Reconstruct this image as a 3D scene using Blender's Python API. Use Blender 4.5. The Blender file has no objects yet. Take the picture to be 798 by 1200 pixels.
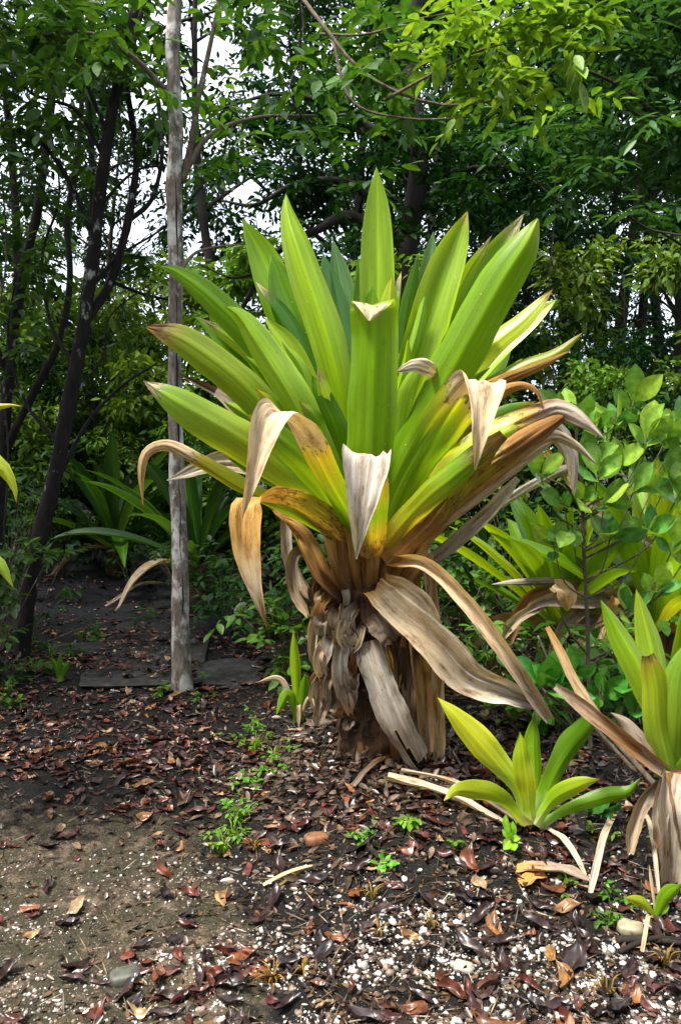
import bpy, math, random
import numpy as np
from mathutils import Vector, noise as mnoise

# ------------------------------------------------------------------ camera, world, sun, exposure
scene = bpy.context.scene
COL = scene.collection
F = 900.0                      # focal length in photograph pixels (798 x 1200)
CX, CY = 399.0, 600.0
CAM = np.array([0.0, 0.0, 1.5])
PITCH = math.radians(3.8)
camd = bpy.data.cameras.new("camera")
camd.sensor_fit = 'VERTICAL'; camd.sensor_height = 36.0; camd.lens = 36.0 * F / 1200.0
camd.clip_start = 0.05; camd.clip_end = 800
cam = bpy.data.objects.new("camera", camd); COL.objects.link(cam)
cam.location = CAM; cam.rotation_euler = (math.radians(90) - PITCH, 0, 0)
scene.camera = cam

SUN_EL, SUN_AZ = 64.0, 238.0     # azimuth measured clockwise from +Y (the view direction)
world = bpy.data.worlds.new("World"); scene.world = world; world.use_nodes = True
nt = world.node_tree; nt.nodes.clear()
sky = nt.nodes.new("ShaderNodeTexSky"); sky.sky_type = 'NISHITA'; sky.sun_disc = False
sky.sun_elevation = math.radians(SUN_EL); sky.sun_rotation = math.radians(SUN_AZ)
sky.air_density = 1.0; sky.dust_density = 4.0; sky.ozone_density = 1.0
bg = nt.nodes.new("ShaderNodeBackground"); bg.inputs[1].default_value = 0.15
wo = nt.nodes.new("ShaderNodeOutputWorld")
# thin bright overcast: white cloud with blue showing through in places
tcw = nt.nodes.new("ShaderNodeTexCoord"); cl = nt.nodes.new("ShaderNodeTexNoise"); cl.inputs['Scale'].default_value = 3.0; cl.inputs['Detail'].default_value = 6.0
cr = nt.nodes.new("ShaderNodeValToRGB"); cr.color_ramp.elements[0].position = 0.3; cr.color_ramp.elements[0].color = (.55, .55, .55, 1); cr.color_ramp.elements[1].position = 0.6
mx = nt.nodes.new("ShaderNodeMix"); mx.data_type = 'RGBA'; mx.inputs[7].default_value = (3.8, 4.1, 4.55, 1)
nt.links.new(tcw.outputs['Generated'], cl.inputs['Vector']); nt.links.new(cl.outputs[0], cr.inputs[0]); nt.links.new(cr.outputs[0], mx.inputs[0])
nt.links.new(sky.outputs[0], mx.inputs[6]); nt.links.new(mx.outputs[2], bg.inputs[0]); nt.links.new(bg.outputs[0], wo.inputs[0])
sund = bpy.data.lights.new("sun", 'SUN'); sund.energy = 3.3; sund.angle = math.radians(11); sund.color = (1, 0.95, 0.86)
sun = bpy.data.objects.new("sun", sund); COL.objects.link(sun)
_a, _e = math.radians(SUN_AZ), math.radians(SUN_EL)
sdir = Vector((math.sin(_a) * math.cos(_e), math.cos(_a) * math.cos(_e), math.sin(_e)))
sun.rotation_euler = sdir.to_track_quat('Z', 'Y').to_euler(); sun.location = sdir * 30
scene.view_settings.view_transform = 'Standard'; scene.view_settings.look = 'None'
scene.view_settings.gamma = 1.0; scene.view_settings.use_curve_mapping = False
scene.view_settings.exposure = 1.62
scene.cycles.max_bounces = 8; scene.cycles.transparent_max_bounces = 4
scene.cycles.use_denoising = True

rng = np.random.default_rng(7)
random.seed(7)

# ------------------------------------------------------------------ helpers
def at(px, py, Y):
    """photograph pixel at world depth Y -> world point"""
    x = (px - CX) / F; y = (CY - py) / F
    d = np.array([x, math.cos(PITCH) + y * math.sin(PITCH), -math.sin(PITCH) + y * math.cos(PITCH)])
    return CAM + d * (Y / d[1])

def sstep(a, b, x):
    t = np.clip((x - a) / (b - a), 0, 1); return t * t * (3 - 2 * t)

EDGE_Y = [0, 1.9, 2.6, 3.2, 4.2, 6.8, 9.0, 12]
EDGE_X = [0.15, -0.05, -0.32, -0.42, -0.46, -1.0, -1.35, -1.6]
def path_edge(y): return np.interp(y, EDGE_Y, EDGE_X)
def nz(x, y, s, z=0.0): return mnoise.noise((x * s, y * s, z))
def terrain(x, y):
    e = float(path_edge(y))
    k = float(sstep(2.0, 3.3, y))
    h = (0.02 + 0.13 * k) * float(sstep(-0.1, 0.55, x - e))
    h += 0.12 * math.exp(-(((x - 0.17) / 0.4) ** 2 + ((y - 3.75) / 0.45) ** 2))
    h += 0.12 * float(sstep(0.0, 0.8, -1.55 - 0.12 * y - x + 0.25)) * k
    h += 0.03 * nz(x, y, 0.9) + 0.018 * nz(x, y, 3.1, 4)
    return h
def terrain_fine(x, y):
    return terrain(x, y) + 0.014 * nz(x, y, 8, 2) + 0.010 * nz(x, y, 19, 7) + 0.005 * nz(x, y, 37, 3)
def G(px, py):
    """photograph pixel -> point on the terrain"""
    Y = 4.0
    z = 0.0
    for _ in range(40):
        x = (px - CX) / F; y = (CY - py) / F
        d = np.array([x, math.cos(PITCH) + y * math.sin(PITCH), -math.sin(PITCH) + y * math.cos(PITCH)])
        p = CAM + d * ((z - CAM[2]) / d[2])
        z = 0.5 * z + 0.5 * terrain(p[0], p[1])
    return np.array([p[0], p[1], terrain(p[0], p[1])])

def mesh_from(name, V, faces, mat, cols=None, uvs=None, dry=None, smooth=True):
    """faces: list of (k,4) or (k,3) index arrays"""
    me = bpy.data.meshes.new(name)
    V = np.asarray(V, dtype=np.float32)
    faces = [np.asarray(f, dtype=np.int32) for f in (faces if isinstance(faces, (list, tuple)) else [faces]) if len(f)]
    tot = np.concatenate([f.ravel() for f in faces])
    starts, o = [], 0
    for f in faces:
        k = f.shape[1]
        starts.append(o + np.arange(len(f)) * k); o += f.size
    starts = np.concatenate(starts).astype(np.int32)
    me.vertices.add(len(V)); me.vertices.foreach_set("co", V.ravel())
    me.loops.add(len(tot)); me.loops.foreach_set("vertex_index", tot)
    me.polygons.add(len(starts)); me.polygons.foreach_set("loop_start", starts)
    me.update(calc_edges=True); me.validate()
    if smooth: me.polygons.foreach_set("use_smooth", np.ones(len(me.polygons), dtype=bool))
    if uvs is not None:
        uv = me.uv_layers.new(name="uv")
        uv.data.foreach_set("uv", np.asarray(uvs, dtype=np.float32)[tot].ravel())
    if cols is not None:
        c = np.ones((len(V), 4), dtype=np.float32); c[:, :3] = cols
        at_ = me.color_attributes.new("col", 'FLOAT_COLOR', 'POINT'); at_.data.foreach_set("color", c.ravel())
    if dry is not None:
        at_ = me.attributes.new("dry", 'FLOAT', 'POINT'); at_.data.foreach_set("value", np.asarray(dry, dtype=np.float32))
    me.materials.append(mat)
    return me

def link(name, me, parent=None, loc=(0, 0, 0)):
    o = bpy.data.objects.new(name, me); COL.objects.link(o); o.location = loc
    if parent: o.parent = parent
    return o
def tag(o, label, cat, group=None, kind=None):
    if label: o['label'] = label
    if cat: o['category'] = cat
    if group: o['group'] = group
    if kind: o['kind'] = kind
    return o
def thing(name, loc, label, cat, group=None):
    o = bpy.data.objects.new(name, None); COL.objects.link(o); o.location = loc; o.empty_display_size = 0.2
    return tag(o, label, cat, group)
def structure(o): o['kind'] = 'structure'; return o
def dup(root, loc, rotz, scale, label=None, group=None):
    r = root.copy(); COL.objects.link(r); r.location = loc; r.rotation_euler = (0, 0, rotz); r.scale = scale
    if label: r['label'] = label
    if group: r['group'] = group
    for ch in list(root.children):
        c = ch.copy(); COL.objects.link(c); c.parent = r
    return r

class MB:
    """collects quads / tris with colours into one mesh"""
    def __init__(s): s.V, s.Q, s.T, s.C, s.U, s.D, s.n = [], [], [], [], [], [], 0
    def add(s, V, Q=None, T=None, C=None, U=None, D=None):
        V = np.asarray(V, float); k = len(V)
        s.V.append(V)
        if Q is not None and len(Q): s.Q.append(np.asarray(Q) + s.n)
        if T is not None and len(T): s.T.append(np.asarray(T) + s.n)
        s.C.append(np.broadcast_to(np.asarray(C if C is not None else (1, 1, 1), float), (k, 3)))
        s.U.append(U if U is not None else np.zeros((k, 2)))
        s.D.append(np.broadcast_to(np.asarray(D if D is not None else 0.0, float), (k,)))
        s.n += k
    def mesh(s, name, mat, origin=(0, 0, 0)):
        V = np.concatenate(s.V) - np.asarray(origin, float)
        fs = []
        if s.Q: fs.append(np.concatenate(s.Q))
        if s.T: fs.append(np.concatenate(s.T))
        return mesh_from(name, V, fs, mat, np.concatenate(s.C), np.concatenate(s.U), np.concatenate(s.D))

def spline(P, n):
    """Catmull-Rom through control points, evenly spaced by arc length"""
    P = np.asarray(P, float)
    if len(P) == 2: return P[0] + (P[1] - P[0]) * np.linspace(0, 1, n)[:, None]
    Q = np.vstack([2 * P[0] - P[1], P, 2 * P[-1] - P[-2]])
    out = []
    for i in range(len(P) - 1):
        a, b, c, d = Q[i:i + 4]
        t = np.linspace(0, 1, 24, endpoint=False)[:, None]
        out.append(0.5 * (2 * b + (c - a) * t + (2 * a - 5 * b + 4 * c - d) * t ** 2 + (3 * b - a - 3 * c + d) * t ** 3))
    out = np.vstack(out + [P[-1:]])
    L = np.concatenate([[0], np.cumsum(np.linalg.norm(np.diff(out[:, :3], axis=0), axis=1))])
    s = np.linspace(0, L[-1], n)
    return np.stack([np.interp(s, L, out[:, k]) for k in range(out.shape[1])], 1)

def unit(v): return v / np.maximum(np.linalg.norm(v, axis=-1, keepdims=True), 1e-9)

def tube(mb, P, R, sides=8, n=None, rough=0.0, C=(1, 1, 1), seed=0, cap=True):
    """tapered tube through P with radii R (same length), bark-like irregular"""
    P = np.asarray(P, float); R = np.asarray(R, float)
    n = n or max(4, len(P) * 4)
    PR = spline(np.column_stack([P, R]), n); P, R = PR[:, :3], np.maximum(PR[:, 3], 0.0008)
    T = unit(np.gradient(P, axis=0))
    ref = np.array([0, 1, 0.2]) if abs(T[0][2]) > 0.7 else np.array([0, 0, 1.0])
    A = np.zeros_like(P); a = unit(ref - T[0] * (ref @ T[0]))
    for i in range(n):
        a = unit(a - T[i] * (a @ T[i])); A[i] = a
    B = np.cross(T, A)
    th = np.linspace(0, 2 * math.pi, sides, endpoint=False)
    L = np.concatenate([[0], np.cumsum(np.linalg.norm(np.diff(P, axis=0), axis=1))])
    rr = np.repeat(R[:, None], sides, 1)
    if rough:
        for i in range(n):
            for j in range(sides):
                rr[i, j] *= 1 + rough * (mnoise.noise((math.cos(th[j]) * 1.3 + seed, math.sin(th[j]) * 1.3, L[i] * 4)) + 0.5 * mnoise.noise((math.cos(th[j]) * 3 + seed, math.sin(th[j]) * 3, L[i] * 14)))
    V = P[:, None] + rr[..., None] * (np.cos(th)[None, :, None] * A[:, None] + np.sin(th)[None, :, None] * B[:, None])
    U = np.stack([np.broadcast_to(th / 6.283, (n, sides)), np.broadcast_to(L[:, None], (n, sides))], -1).reshape(-1, 2)
    i, j = np.meshgrid(np.arange(n - 1), np.arange(sides), indexing='ij'); j2 = (j + 1) % sides
    Q = np.stack([i * sides + j, i * sides + j2, (i + 1) * sides + j2, (i + 1) * sides + j], -1).reshape(-1, 4)
    V = V.reshape(-1, 3); Tt = []
    if cap:
        V = np.vstack([V, P[-1:] + T[-1:] * R[-1] * 0.5, P[:1]]); U = np.vstack([U, U[-1:], U[:1]])
        e = n * sides
        jj = np.arange(sides)
        Tt = np.vstack([np.stack([(n - 1) * sides + jj, (n - 1) * sides + (jj + 1) % sides, np.full(sides, e)], 1),
                        np.stack([(jj + 1) % sides, jj, np.full(sides, e + 1)], 1)])
    mb.add(V, Q, Tt, C, U)

# ------------------------------------------------------------------ materials
def new_mat(name):
    m = bpy.data.materials.new(name); m.use_nodes = True
    t = m.node_tree; t.nodes.clear()
    return m, t
def nd(t, typ, **kw):
    n = t.nodes.new(typ)
    for k, v in kw.items(): setattr(n, k, v)
    return n
def ramp(t, src, stops):
    r = nd(t, "ShaderNodeValToRGB"); e = r.color_ramp.elements
    while len(e) > 1: e.remove(e[-1])
    e[0].position = stops[0][0]; e[0].color = stops[0][1]
    for p, c in stops[1:]:
        x = e.new(p); x.color = c
    t.links.new(src, r.inputs[0]); return r
def g4(v): return (v, v, v, 1)
def mix(t, fac, a, b, mode='MIX'):
    m = nd(t, "ShaderNodeMix", data_type='RGBA', blend_type=mode)
    for inp, val in ((m.inputs[0], fac), (m.inputs[6], a), (m.inputs[7], b)):
        if isinstance(val, bpy.types.NodeSocket): t.links.new(val, inp)
        elif isinstance(val, (int, float)): inp.default_value = val if inp.type == 'VALUE' else g4(val)
        else: inp.default_value = (*val[:3], 1)
    return m.outputs[2]
def math_(t, op, a, b=None, c=None):
    m = nd(t, "ShaderNodeMath", operation=op)
    for k, v in enumerate((a, b, c)):
        if v is None: continue
        if isinstance(v, bpy.types.NodeSocket): t.links.new(v, m.inputs[k])
        else: m.inputs[k].default_value = v
    return m.outputs[0]
def tex(t, typ, vec=None, **inp):
    n = nd(t, typ)
    if vec is not None: t.links.new(vec, n.inputs['Vector'])
    for k, v in inp.items(): n.inputs[k.replace('_', ' ')].default_value = v
    return n
def mapping(t, vec, scale=(1, 1, 1), loc=None):
    m = nd(t, "ShaderNodeMapping"); m.inputs['Scale'].default_value = scale
    t.links.new(vec, m.inputs['Vector'])
    if loc is not None: t.links.new(loc, m.inputs['Location'])
    return m.outputs[0]

def strap_material():
    """long leaves: pigment from the leaf's own colour attribute, dryness from 'dry', fibres along the blade"""
    m, t = new_mat("strap_leaf")
    out = nd(t, "ShaderNodeOutputMaterial"); col = nd(t, "ShaderNodeAttribute", attribute_name="col")
    dry = nd(t, "ShaderNodeAttribute", attribute_name="dry").outputs['Fac']
    uv = nd(t, "ShaderNodeUVMap").outputs[0]; oi = nd(t, "ShaderNodeObjectInfo")
    rnd = nd(t, "ShaderNodeCombineXYZ"); t.links.new(math_(t, 'MULTIPLY', oi.outputs['Random'], 37.0), rnd.inputs[0])
    t.links.new(math_(t, 'MULTIPLY', oi.outputs['Random'], 91.0), rnd.inputs[1])
    fib = tex(t, "ShaderNodeTexNoise", mapping(t, uv, (22, .9, 1), rnd.outputs[0]), Scale=1.0, Detail=4.0, Roughness=0.5)
    mid = tex(t, "ShaderNodeTexNoise", mapping(t, uv, (5, 2.2, 1), rnd.outputs[0]), Scale=1.0, Detail=3.0)
    blot = tex(t, "ShaderNodeTexNoise", mapping(t, uv, (3.2, 6, 1), rnd.outputs[0]), Scale=1.3, Detail=8.0, Roughness=0.7)
    spots = tex(t, "ShaderNodeTexVoronoi", mapping(t, uv, (9, 26, 1), rnd.outputs[0]), Scale=1.0)
    # green blade: soft lengthwise stripes
    f1 = ramp(t, fib.outputs[0], [(0.3, g4(0.86)), (0.52, g4(1.0)), (0.75, g4(1.1))]).outputs[0]
    f2 = ramp(t, mid.outputs[0], [(0.3, g4(0.78)), (0.7, g4(1.18))]).outputs[0]
    base = mix(t, 1.0, mix(t, 1.0, col.outputs['Color'], f1, 'MULTIPLY'), f2, 'MULTIPLY')
    sx_ = nd(t, "ShaderNodeSeparateXYZ"); t.links.new(uv, sx_.inputs[0])
    off = math_(t, 'ABSOLUTE', math_(t, 'SUBTRACT', sx_.outputs[0], 0.5))
    rib = ramp(t, off, [(0.0, g4(1.3)), (0.03, g4(1.22)), (0.07, g4(1.0)), (0.24, g4(1.0)), (0.33, g4(0.86)), (0.5, g4(1.0))]).outputs[0]
    vein = nd(t, "ShaderNodeTexWave", wave_type='BANDS', bands_direction='X'); t.links.new(mapping(t, uv, (1, .004, 1), rnd.outputs[0]), vein.inputs['Vector'])
    vein.inputs['Scale'].default_value = 11.0; vein.inputs['Distortion'].default_value = 1.2; vein.inputs['Detail'].default_value = 2.0
    vv = ramp(t, vein.outputs[0], [(0.0, g4(0.84)), (0.6, g4(1.04))]).outputs[0]
    base = mix(t, 1.0, mix(t, 1.0, base, rib, 'MULTIPLY'), vv, 'MULTIPLY')
    grime = tex(t, "ShaderNodeTexNoise", mapping(t, uv, (6, 14, 1), rnd.outputs[0]), Scale=2.0, Detail=9.0, Roughness=0.75)
    base = mix(t, ramp(t, grime.outputs[0], [(0.56, g4(0)), (0.7, g4(0.7))]).outputs[0], base, mix(t, 1.0, base, (0.6, 0.42, 0.3), 'MULTIPLY'))
    # insect nicks: small pale and brown marks
    sp = math_(t, 'LESS_THAN', spots.outputs['Distance'], 0.085)
    pick = nd(t, "ShaderNodeSeparateColor"); t.links.new(spots.outputs['Color'], pick.inputs[0])
    sp = math_(t, 'MULTIPLY', sp, math_(t, 'GREATER_THAN', pick.outputs[0], 0.7))
    brown = mix(t, math_(t, 'GREATER_THAN', pick.outputs[1], 0.5), (0.62, 0.55, 0.35), (0.12, 0.06, 0.02))
    base = mix(t, math_(t, 'MULTIPLY', sp, math_(t, 'SUBTRACT', 1.0, dry)), base, brown)
    wh = nd(t, "ShaderNodeTexWhiteNoise", noise_dimensions='1D'); t.links.new(oi.outputs['Random'], wh.inputs['W'])
    base = mix(t, 1.0, base, ramp(t, wh.outputs['Value'], [(0.0, (0.55, 0.68, 0.8, 1)), (0.35, (0.85, 0.92, 0.9, 1)), (0.7, (1.08, 1.05, 1.0, 1)), (1.0, (1.3, 1.16, 1.1, 1))]).outputs[0], 'MULTIPLY')
    # dry blade: fibrous, stained
    d1 = ramp(t, fib.outputs[0], [(0.25, g4(0.78)), (0.5, g4(1.0)), (0.75, g4(1.12))]).outputs[0]
    d2 = ramp(t, blot.outputs[0], [(0.33, (0.35, 0.25, 0.17, 1)), (0.45, (0.85, 0.78, 0.7, 1)), (0.55, (1.05, 1.04, 1.0, 1)), (0.7, (1.2, 1.22, 1.28, 1))]).outputs[0]
    dcol = mix(t, 1.0, mix(t, 1.0, col.outputs['Color'], d1, 'MULTIPLY'), d2, 'MULTIPLY')
    dsp = math_(t, 'MULTIPLY', math_(t, 'LESS_THAN', spots.outputs['Distance'], math_(t, 'MULTIPLY', pick.outputs[1], 0.17)), math_(t, 'GREATER_THAN', pick.outputs[2], 0.8))
    dcol = mix(t, math_(t, 'MULTIPLY', dsp, 0.75), dcol, (0.06, 0.04, 0.025))
    band = math_(t, 'MULTIPLY', math_(t, 'MULTIPLY', dry, math_(t, 'SUBTRACT', 1.0, dry)), 4.0)
    dsharp = ramp(t, math_(t, 'ADD', dry, math_(t, 'MULTIPLY', math_(t, 'SUBTRACT', grime.outputs[0], 0.5), math_(t, 'MULTIPLY', band, 2.2))), [(0.38, g4(0)), (0.62, g4(1))]).outputs[0]
    cfin = mix(t, dsharp, base, dcol)
    rot = ramp(t, math_(t, 'ADD', grime.outputs[0], math_(t, 'MULTIPLY', band, .16)), [(0.64, g4(0)), (0.7, g4(0.8))]).outputs[0]
    cfin = mix(t, math_(t, 'MULTIPLY', rot, band), cfin, (0.09, 0.045, 0.018))
    b = nd(t, "ShaderNodeBsdfPrincipled")
    t.links.new(cfin, b.inputs['Base Color'])
    t.links.new(math_(t, 'ADD', math_(t, 'MULTIPLY_ADD', dry, 0.45, 0.27), math_(t, 'MULTIPLY', blot.outputs[0], 0.14)), b.inputs['Roughness'])
    t.links.new(math_(t, 'MULTIPLY_ADD', dry, -0.3, 0.5), b.inputs['Specular IOR Level'])
    bump = nd(t, "ShaderNodeBump"); t.links.new(math_(t, 'MULTIPLY_ADD', dry, 0.45, 0.22), bump.inputs['Strength']); bump.inputs['Distance'].default_value = 0.006
    t.links.new(math_(t, 'ADD', fib.outputs[0], math_(t, 'MULTIPLY', math_(t, 'MULTIPLY', blot.outputs[0], dry), 0.8)), bump.inputs['Height'])
    t.links.new(bump.outputs[0], b.inputs['Normal'])
    tr = nd(t, "ShaderNodeBsdfTranslucent")
    t.links.new(mix(t, 1.0, cfin, (1.5, 1.25, 0.55), 'MULTIPLY'), tr.inputs[0])
    ms = nd(t, "ShaderNodeMixShader"); t.links.new(math_(t, 'MULTIPLY_ADD', dry, -0.26, 0.42), ms.inputs[0])
    t.links.new(b.outputs[0], ms.inputs[1]); t.links.new(tr.outputs[0], ms.inputs[2])
    t.links.new(ms.outputs[0], out.inputs[0])
    return m

def leaf_material(name, rough=0.42, trans=0.3, spec=0.5, tint=(1.4, 1.3, 0.5), var=0.35):
    m, t = new_mat(name)
    out = nd(t, "ShaderNodeOutputMaterial"); col = nd(t, "ShaderNodeAttribute", attribute_name="col")
    geo = nd(t, "ShaderNodeTexCoord"); oi = nd(t, "ShaderNodeObjectInfo")
    n1 = tex(t, "ShaderNodeTexNoise", geo.outputs['Object'], Scale=38.0, Detail=3.0)
    f = ramp(t, n1.outputs[0], [(0.3, g4(1 - var)), (0.7, g4(1 + var))]).outputs[0]
    c = mix(t, 1.0, col.outputs['Color'], f, 'MULTIPLY')
    hv = nd(t, "ShaderNodeHueSaturation"); t.links.new(c, hv.inputs['Color'])
    t.links.new(math_(t, 'MULTIPLY_ADD', oi.outputs['Random'], 0.03, 0.485), hv.inputs['Hue'])
    t.links.new(math_(t, 'MULTIPLY_ADD', oi.outputs['Random'], 0.3, 0.85), hv.inputs['Value'])
    b = nd(t, "ShaderNodeBsdfPrincipled"); t.links.new(hv.outputs[0], b.inputs['Base Color'])
    b.inputs['Roughness'].default_value = rough; b.inputs['Specular IOR Level'].default_value = spec
    if trans:
        tr = nd(t, "ShaderNodeBsdfTranslucent"); t.links.new(mix(t, 1.0, hv.outputs[0], tint, 'MULTIPLY'), tr.inputs[0])
        ms = nd(t, "ShaderNodeMixShader"); ms.inputs[0].default_value = trans
        t.links.new(b.outputs[0], ms.inputs[1]); t.links.new(tr.outputs[0], ms.inputs[2]); t.links.new(ms.outputs[0], out.inputs[0])
    else: t.links.new(b.outputs[0], out.inputs[0])
    return m

def bark_material(name, a, b_, c, lichen, amount, scale=6.0, rough=0.85):
    m, t = new_mat(name)
    out = nd(t, "ShaderNodeOutputMaterial"); tc = nd(t, "ShaderNodeTexCoord"); o = tc.outputs['Object']
    n1 = tex(t, "ShaderNodeTexNoise", mapping(t, o, (1, 1, 0.35)), Scale=scale * 3, Detail=8.0, Roughness=0.7)
    n2 = tex(t, "ShaderNodeTexNoise", mapping(t, o, (1, 1, 0.6)), Scale=scale, Detail=6.0, Roughness=0.65)
    n3 = tex(t, "ShaderNodeTexNoise", o, Scale=scale * 1.7, Detail=9.0, Roughness=0.75)
    c1 = ramp(t, n1.outputs[0], [(0.3, (*a, 1)), (0.5, (*b_, 1)), (0.72, (*c, 1))]).outputs[0]
    lm = ramp(t, n2.outputs[0], [(amount, g4(0)), (amount + 0.08, g4(1))]).outputs[0]
    lc = ramp(t, n3.outputs[0], [(0.3, tuple(0.55 * x for x in lichen) + (1,)), (0.65, (*lichen, 1))]).outputs[0]
    cc = mix(t, lm, c1, lc)
    crack = ramp(t, tex(t, "ShaderNodeTexVoronoi", mapping(t, o, (1, 1, 0.22)), Scale=scale * 5).outputs['Distance'], [(0.0, g4(0.5)), (0.3, g4(1))]).outputs[0]
    cc = mix(t, 0.6, cc, mix(t, 1.0, cc, crack, 'MULTIPLY'))
    p = nd(t, "ShaderNodeBsdfPrincipled"); t.links.new(cc, p.inputs['Base Color']); p.inputs['Roughness'].default_value = rough
    p.inputs['Specular IOR Level'].default_value = 0.25
    bump = nd(t, "ShaderNodeBump"); bump.inputs['Strength'].default_value = 0.7; bump.inputs['Distance'].default_value = 0.015
    t.links.new(n1.outputs[0], bump.inputs['Height']); t.links.new(bump.outputs[0], p.inputs['Normal'])
    t.links.new(p.outputs[0], out.inputs[0])
    return m

def ground_material():
    m, t = new_mat("wet_ground")
    out = nd(t, "ShaderNodeOutputMaterial"); tc = nd(t, "ShaderNodeTexCoord"); o = tc.outputs['Object']
    col = nd(t, "ShaderNodeAttribute", attribute_name="col")          # r: sandy path, g: bare wet rock
    sep = nd(t, "ShaderNodeSeparateColor"); t.links.new(col.outputs['Color'], sep.inputs[0])
    n1 = tex(t, "ShaderNodeTexNoise", o, Scale=3.2, Detail=7.0, Roughness=0.68)
    n2 = tex(t, "ShaderNodeTexNoise", o, Scale=17.0, Detail=7.0, Roughness=0.7)
    n3 = tex(t, "ShaderNodeTexNoise", o, Scale=95.0, Detail=4.0, Roughness=0.7)
    n4 = tex(t, "ShaderNodeTexNoise", o, Scale=1.3, Detail=5.0)
    soil = ramp(t, n2.outputs[0], [(0.3, (0.003, 0.0024, 0.002, 1)), (0.5, (0.005, 0.0038, 0.003, 1)), (0.66, (0.012, 0.0082, 0.006, 1)), (0.8, (0.03, 0.021, 0.015, 1))]).outputs[0]
    grit = tex(t, "ShaderNodeTexVoronoi", o, Scale=120.0)
    gs = nd(t, "ShaderNodeSeparateColor"); t.links.new(grit.outputs['Color'], gs.inputs[0])
    gm = math_(t, 'MULTIPLY', math_(t, 'GREATER_THAN', gs.outputs[0], 0.8), math_(t, 'LESS_THAN', grit.outputs['Distance'], 0.33))
    sand = ramp(t, n2.outputs[0], [(0.3, (0.012, 0.0095, 0.006, 1)), (0.48, (0.045, 0.032, 0.02, 1)), (0.7, (0.22, 0.16, 0.105, 1))]).outputs[0]
    moss = ramp(t, n1.outputs[0], [(0.42, g4(0)), (0.56, g4(1))]).outputs[0]
    sand = mix(t, moss, sand, mix(t, n3.outputs[0], (0.012, 0.014, 0.008), (0.06, 0.05, 0.025)))
    ms = math_(t, 'MULTIPLY_ADD', n1.outputs[0], 1.3, math_(t, 'MULTIPLY_ADD', n2.outputs[0], 0.7, -1.0))
    ms = math_(t, 'ADD', sep.outputs[0], ms)
    ms = ramp(t, ms, [(0.42, g4(0)), (0.62, g4(1))]).outputs[0]
    c = mix(t, ms, soil, sand)
    c = mix(t, math_(t, 'MULTIPLY', gm, math_(t, 'MULTIPLY_ADD', ms, 0.35, 0.2)), c, (0.24, 0.21, 0.18))
    rock = mix(t, n2.outputs[0], (0.008, 0.0085, 0.01), (0.04, 0.041, 0.047))
    c = mix(t, sep.outputs[1], c, rock)
    c = mix(t, 1.0, c, ramp(t, n3.outputs[0], [(0.3, g4(0.6)), (0.7, g4(1.35))]).outputs[0], 'MULTIPLY')
    p = nd(t, "ShaderNodeBsdfPrincipled"); t.links.new(c, p.inputs['Base Color'])
    r = ramp(t, n4.outputs[0], [(0.35, g4(0.45)), (0.65, g4(0.8))]).outputs[0]
    t.links.new(mix(t, sep.outputs[1], r, 0.33), p.inputs['Roughness'])
    p.inputs['Specular IOR Level'].default_value = 0.22
    bump = nd(t, "ShaderNodeBump"); bump.inputs['Strength'].default_value = 0.8; bump.inputs['Distance'].default_value = 0.012
    t.links.new(math_(t, 'ADD', n3.outputs[0], math_(t, 'MULTIPLY', n2.outputs[0], 1.6)), bump.inputs['Height'])
    t.links.new(bump.outputs[0], p.inputs['Normal'])
    t.links.new(p.outputs[0], out.inputs[0])
    return m

M_STRAP = strap_material()
M_FOREST = leaf_material("forest_leaf", 0.55, 0.3, 0.16)
M_NEAR = leaf_material("near_leaf", 0.42, 0.38, 0.3)
M_GLOSS = leaf_material("leathery_leaf", 0.3, 0.22, 0.55, var=0.3)
M_LITTER = leaf_material("fallen_leaf", 0.34, 0.0, 0.5, var=0.6)
M_STONE = leaf_material("quartz_pebble", 0.55, 0.0, 0.4, var=0.35)
M_GROUND = ground_material()
M_PALE = bark_material("pale_bark", (0.04, 0.03, 0.024), (0.16, 0.13, 0.105), (0.3, 0.265, 0.235), (0.58, 0.56, 0.52), 0.5, 9)
M_DARK = bark_material("dark_bark", (0.003, 0.0024, 0.002), (0.008, 0.006, 0.005), (0.02, 0.015, 0.012), (0.36, 0.36, 0.34), 0.6, 8)
M_FAR = bark_material("forest_bark", (0.006, 0.005, 0.004), (0.018, 0.014, 0.011), (0.045, 0.036, 0.028), (0.16, 0.16, 0.14), 0.64, 2)
M_TWIG = bark_material("twig_bark", (0.04, 0.03, 0.02), (0.12, 0.09, 0.065), (0.2, 0.16, 0.12), (0.32, 0.3, 0.27), 0.58, 14)
M_STALK = bark_material("fibrous_stem", (0.012, 0.007, 0.004), (0.06, 0.03, 0.015), (0.16, 0.085, 0.04), (0.2, 0.16, 0.12), 0.66, 9)
M_SLAB = bark_material("mossy_concrete", (0.012, 0.011, 0.01), (0.03, 0.028, 0.026), (0.075, 0.07, 0.066), (0.02, 0.026, 0.014), 0.56, 5, 0.6)

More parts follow.
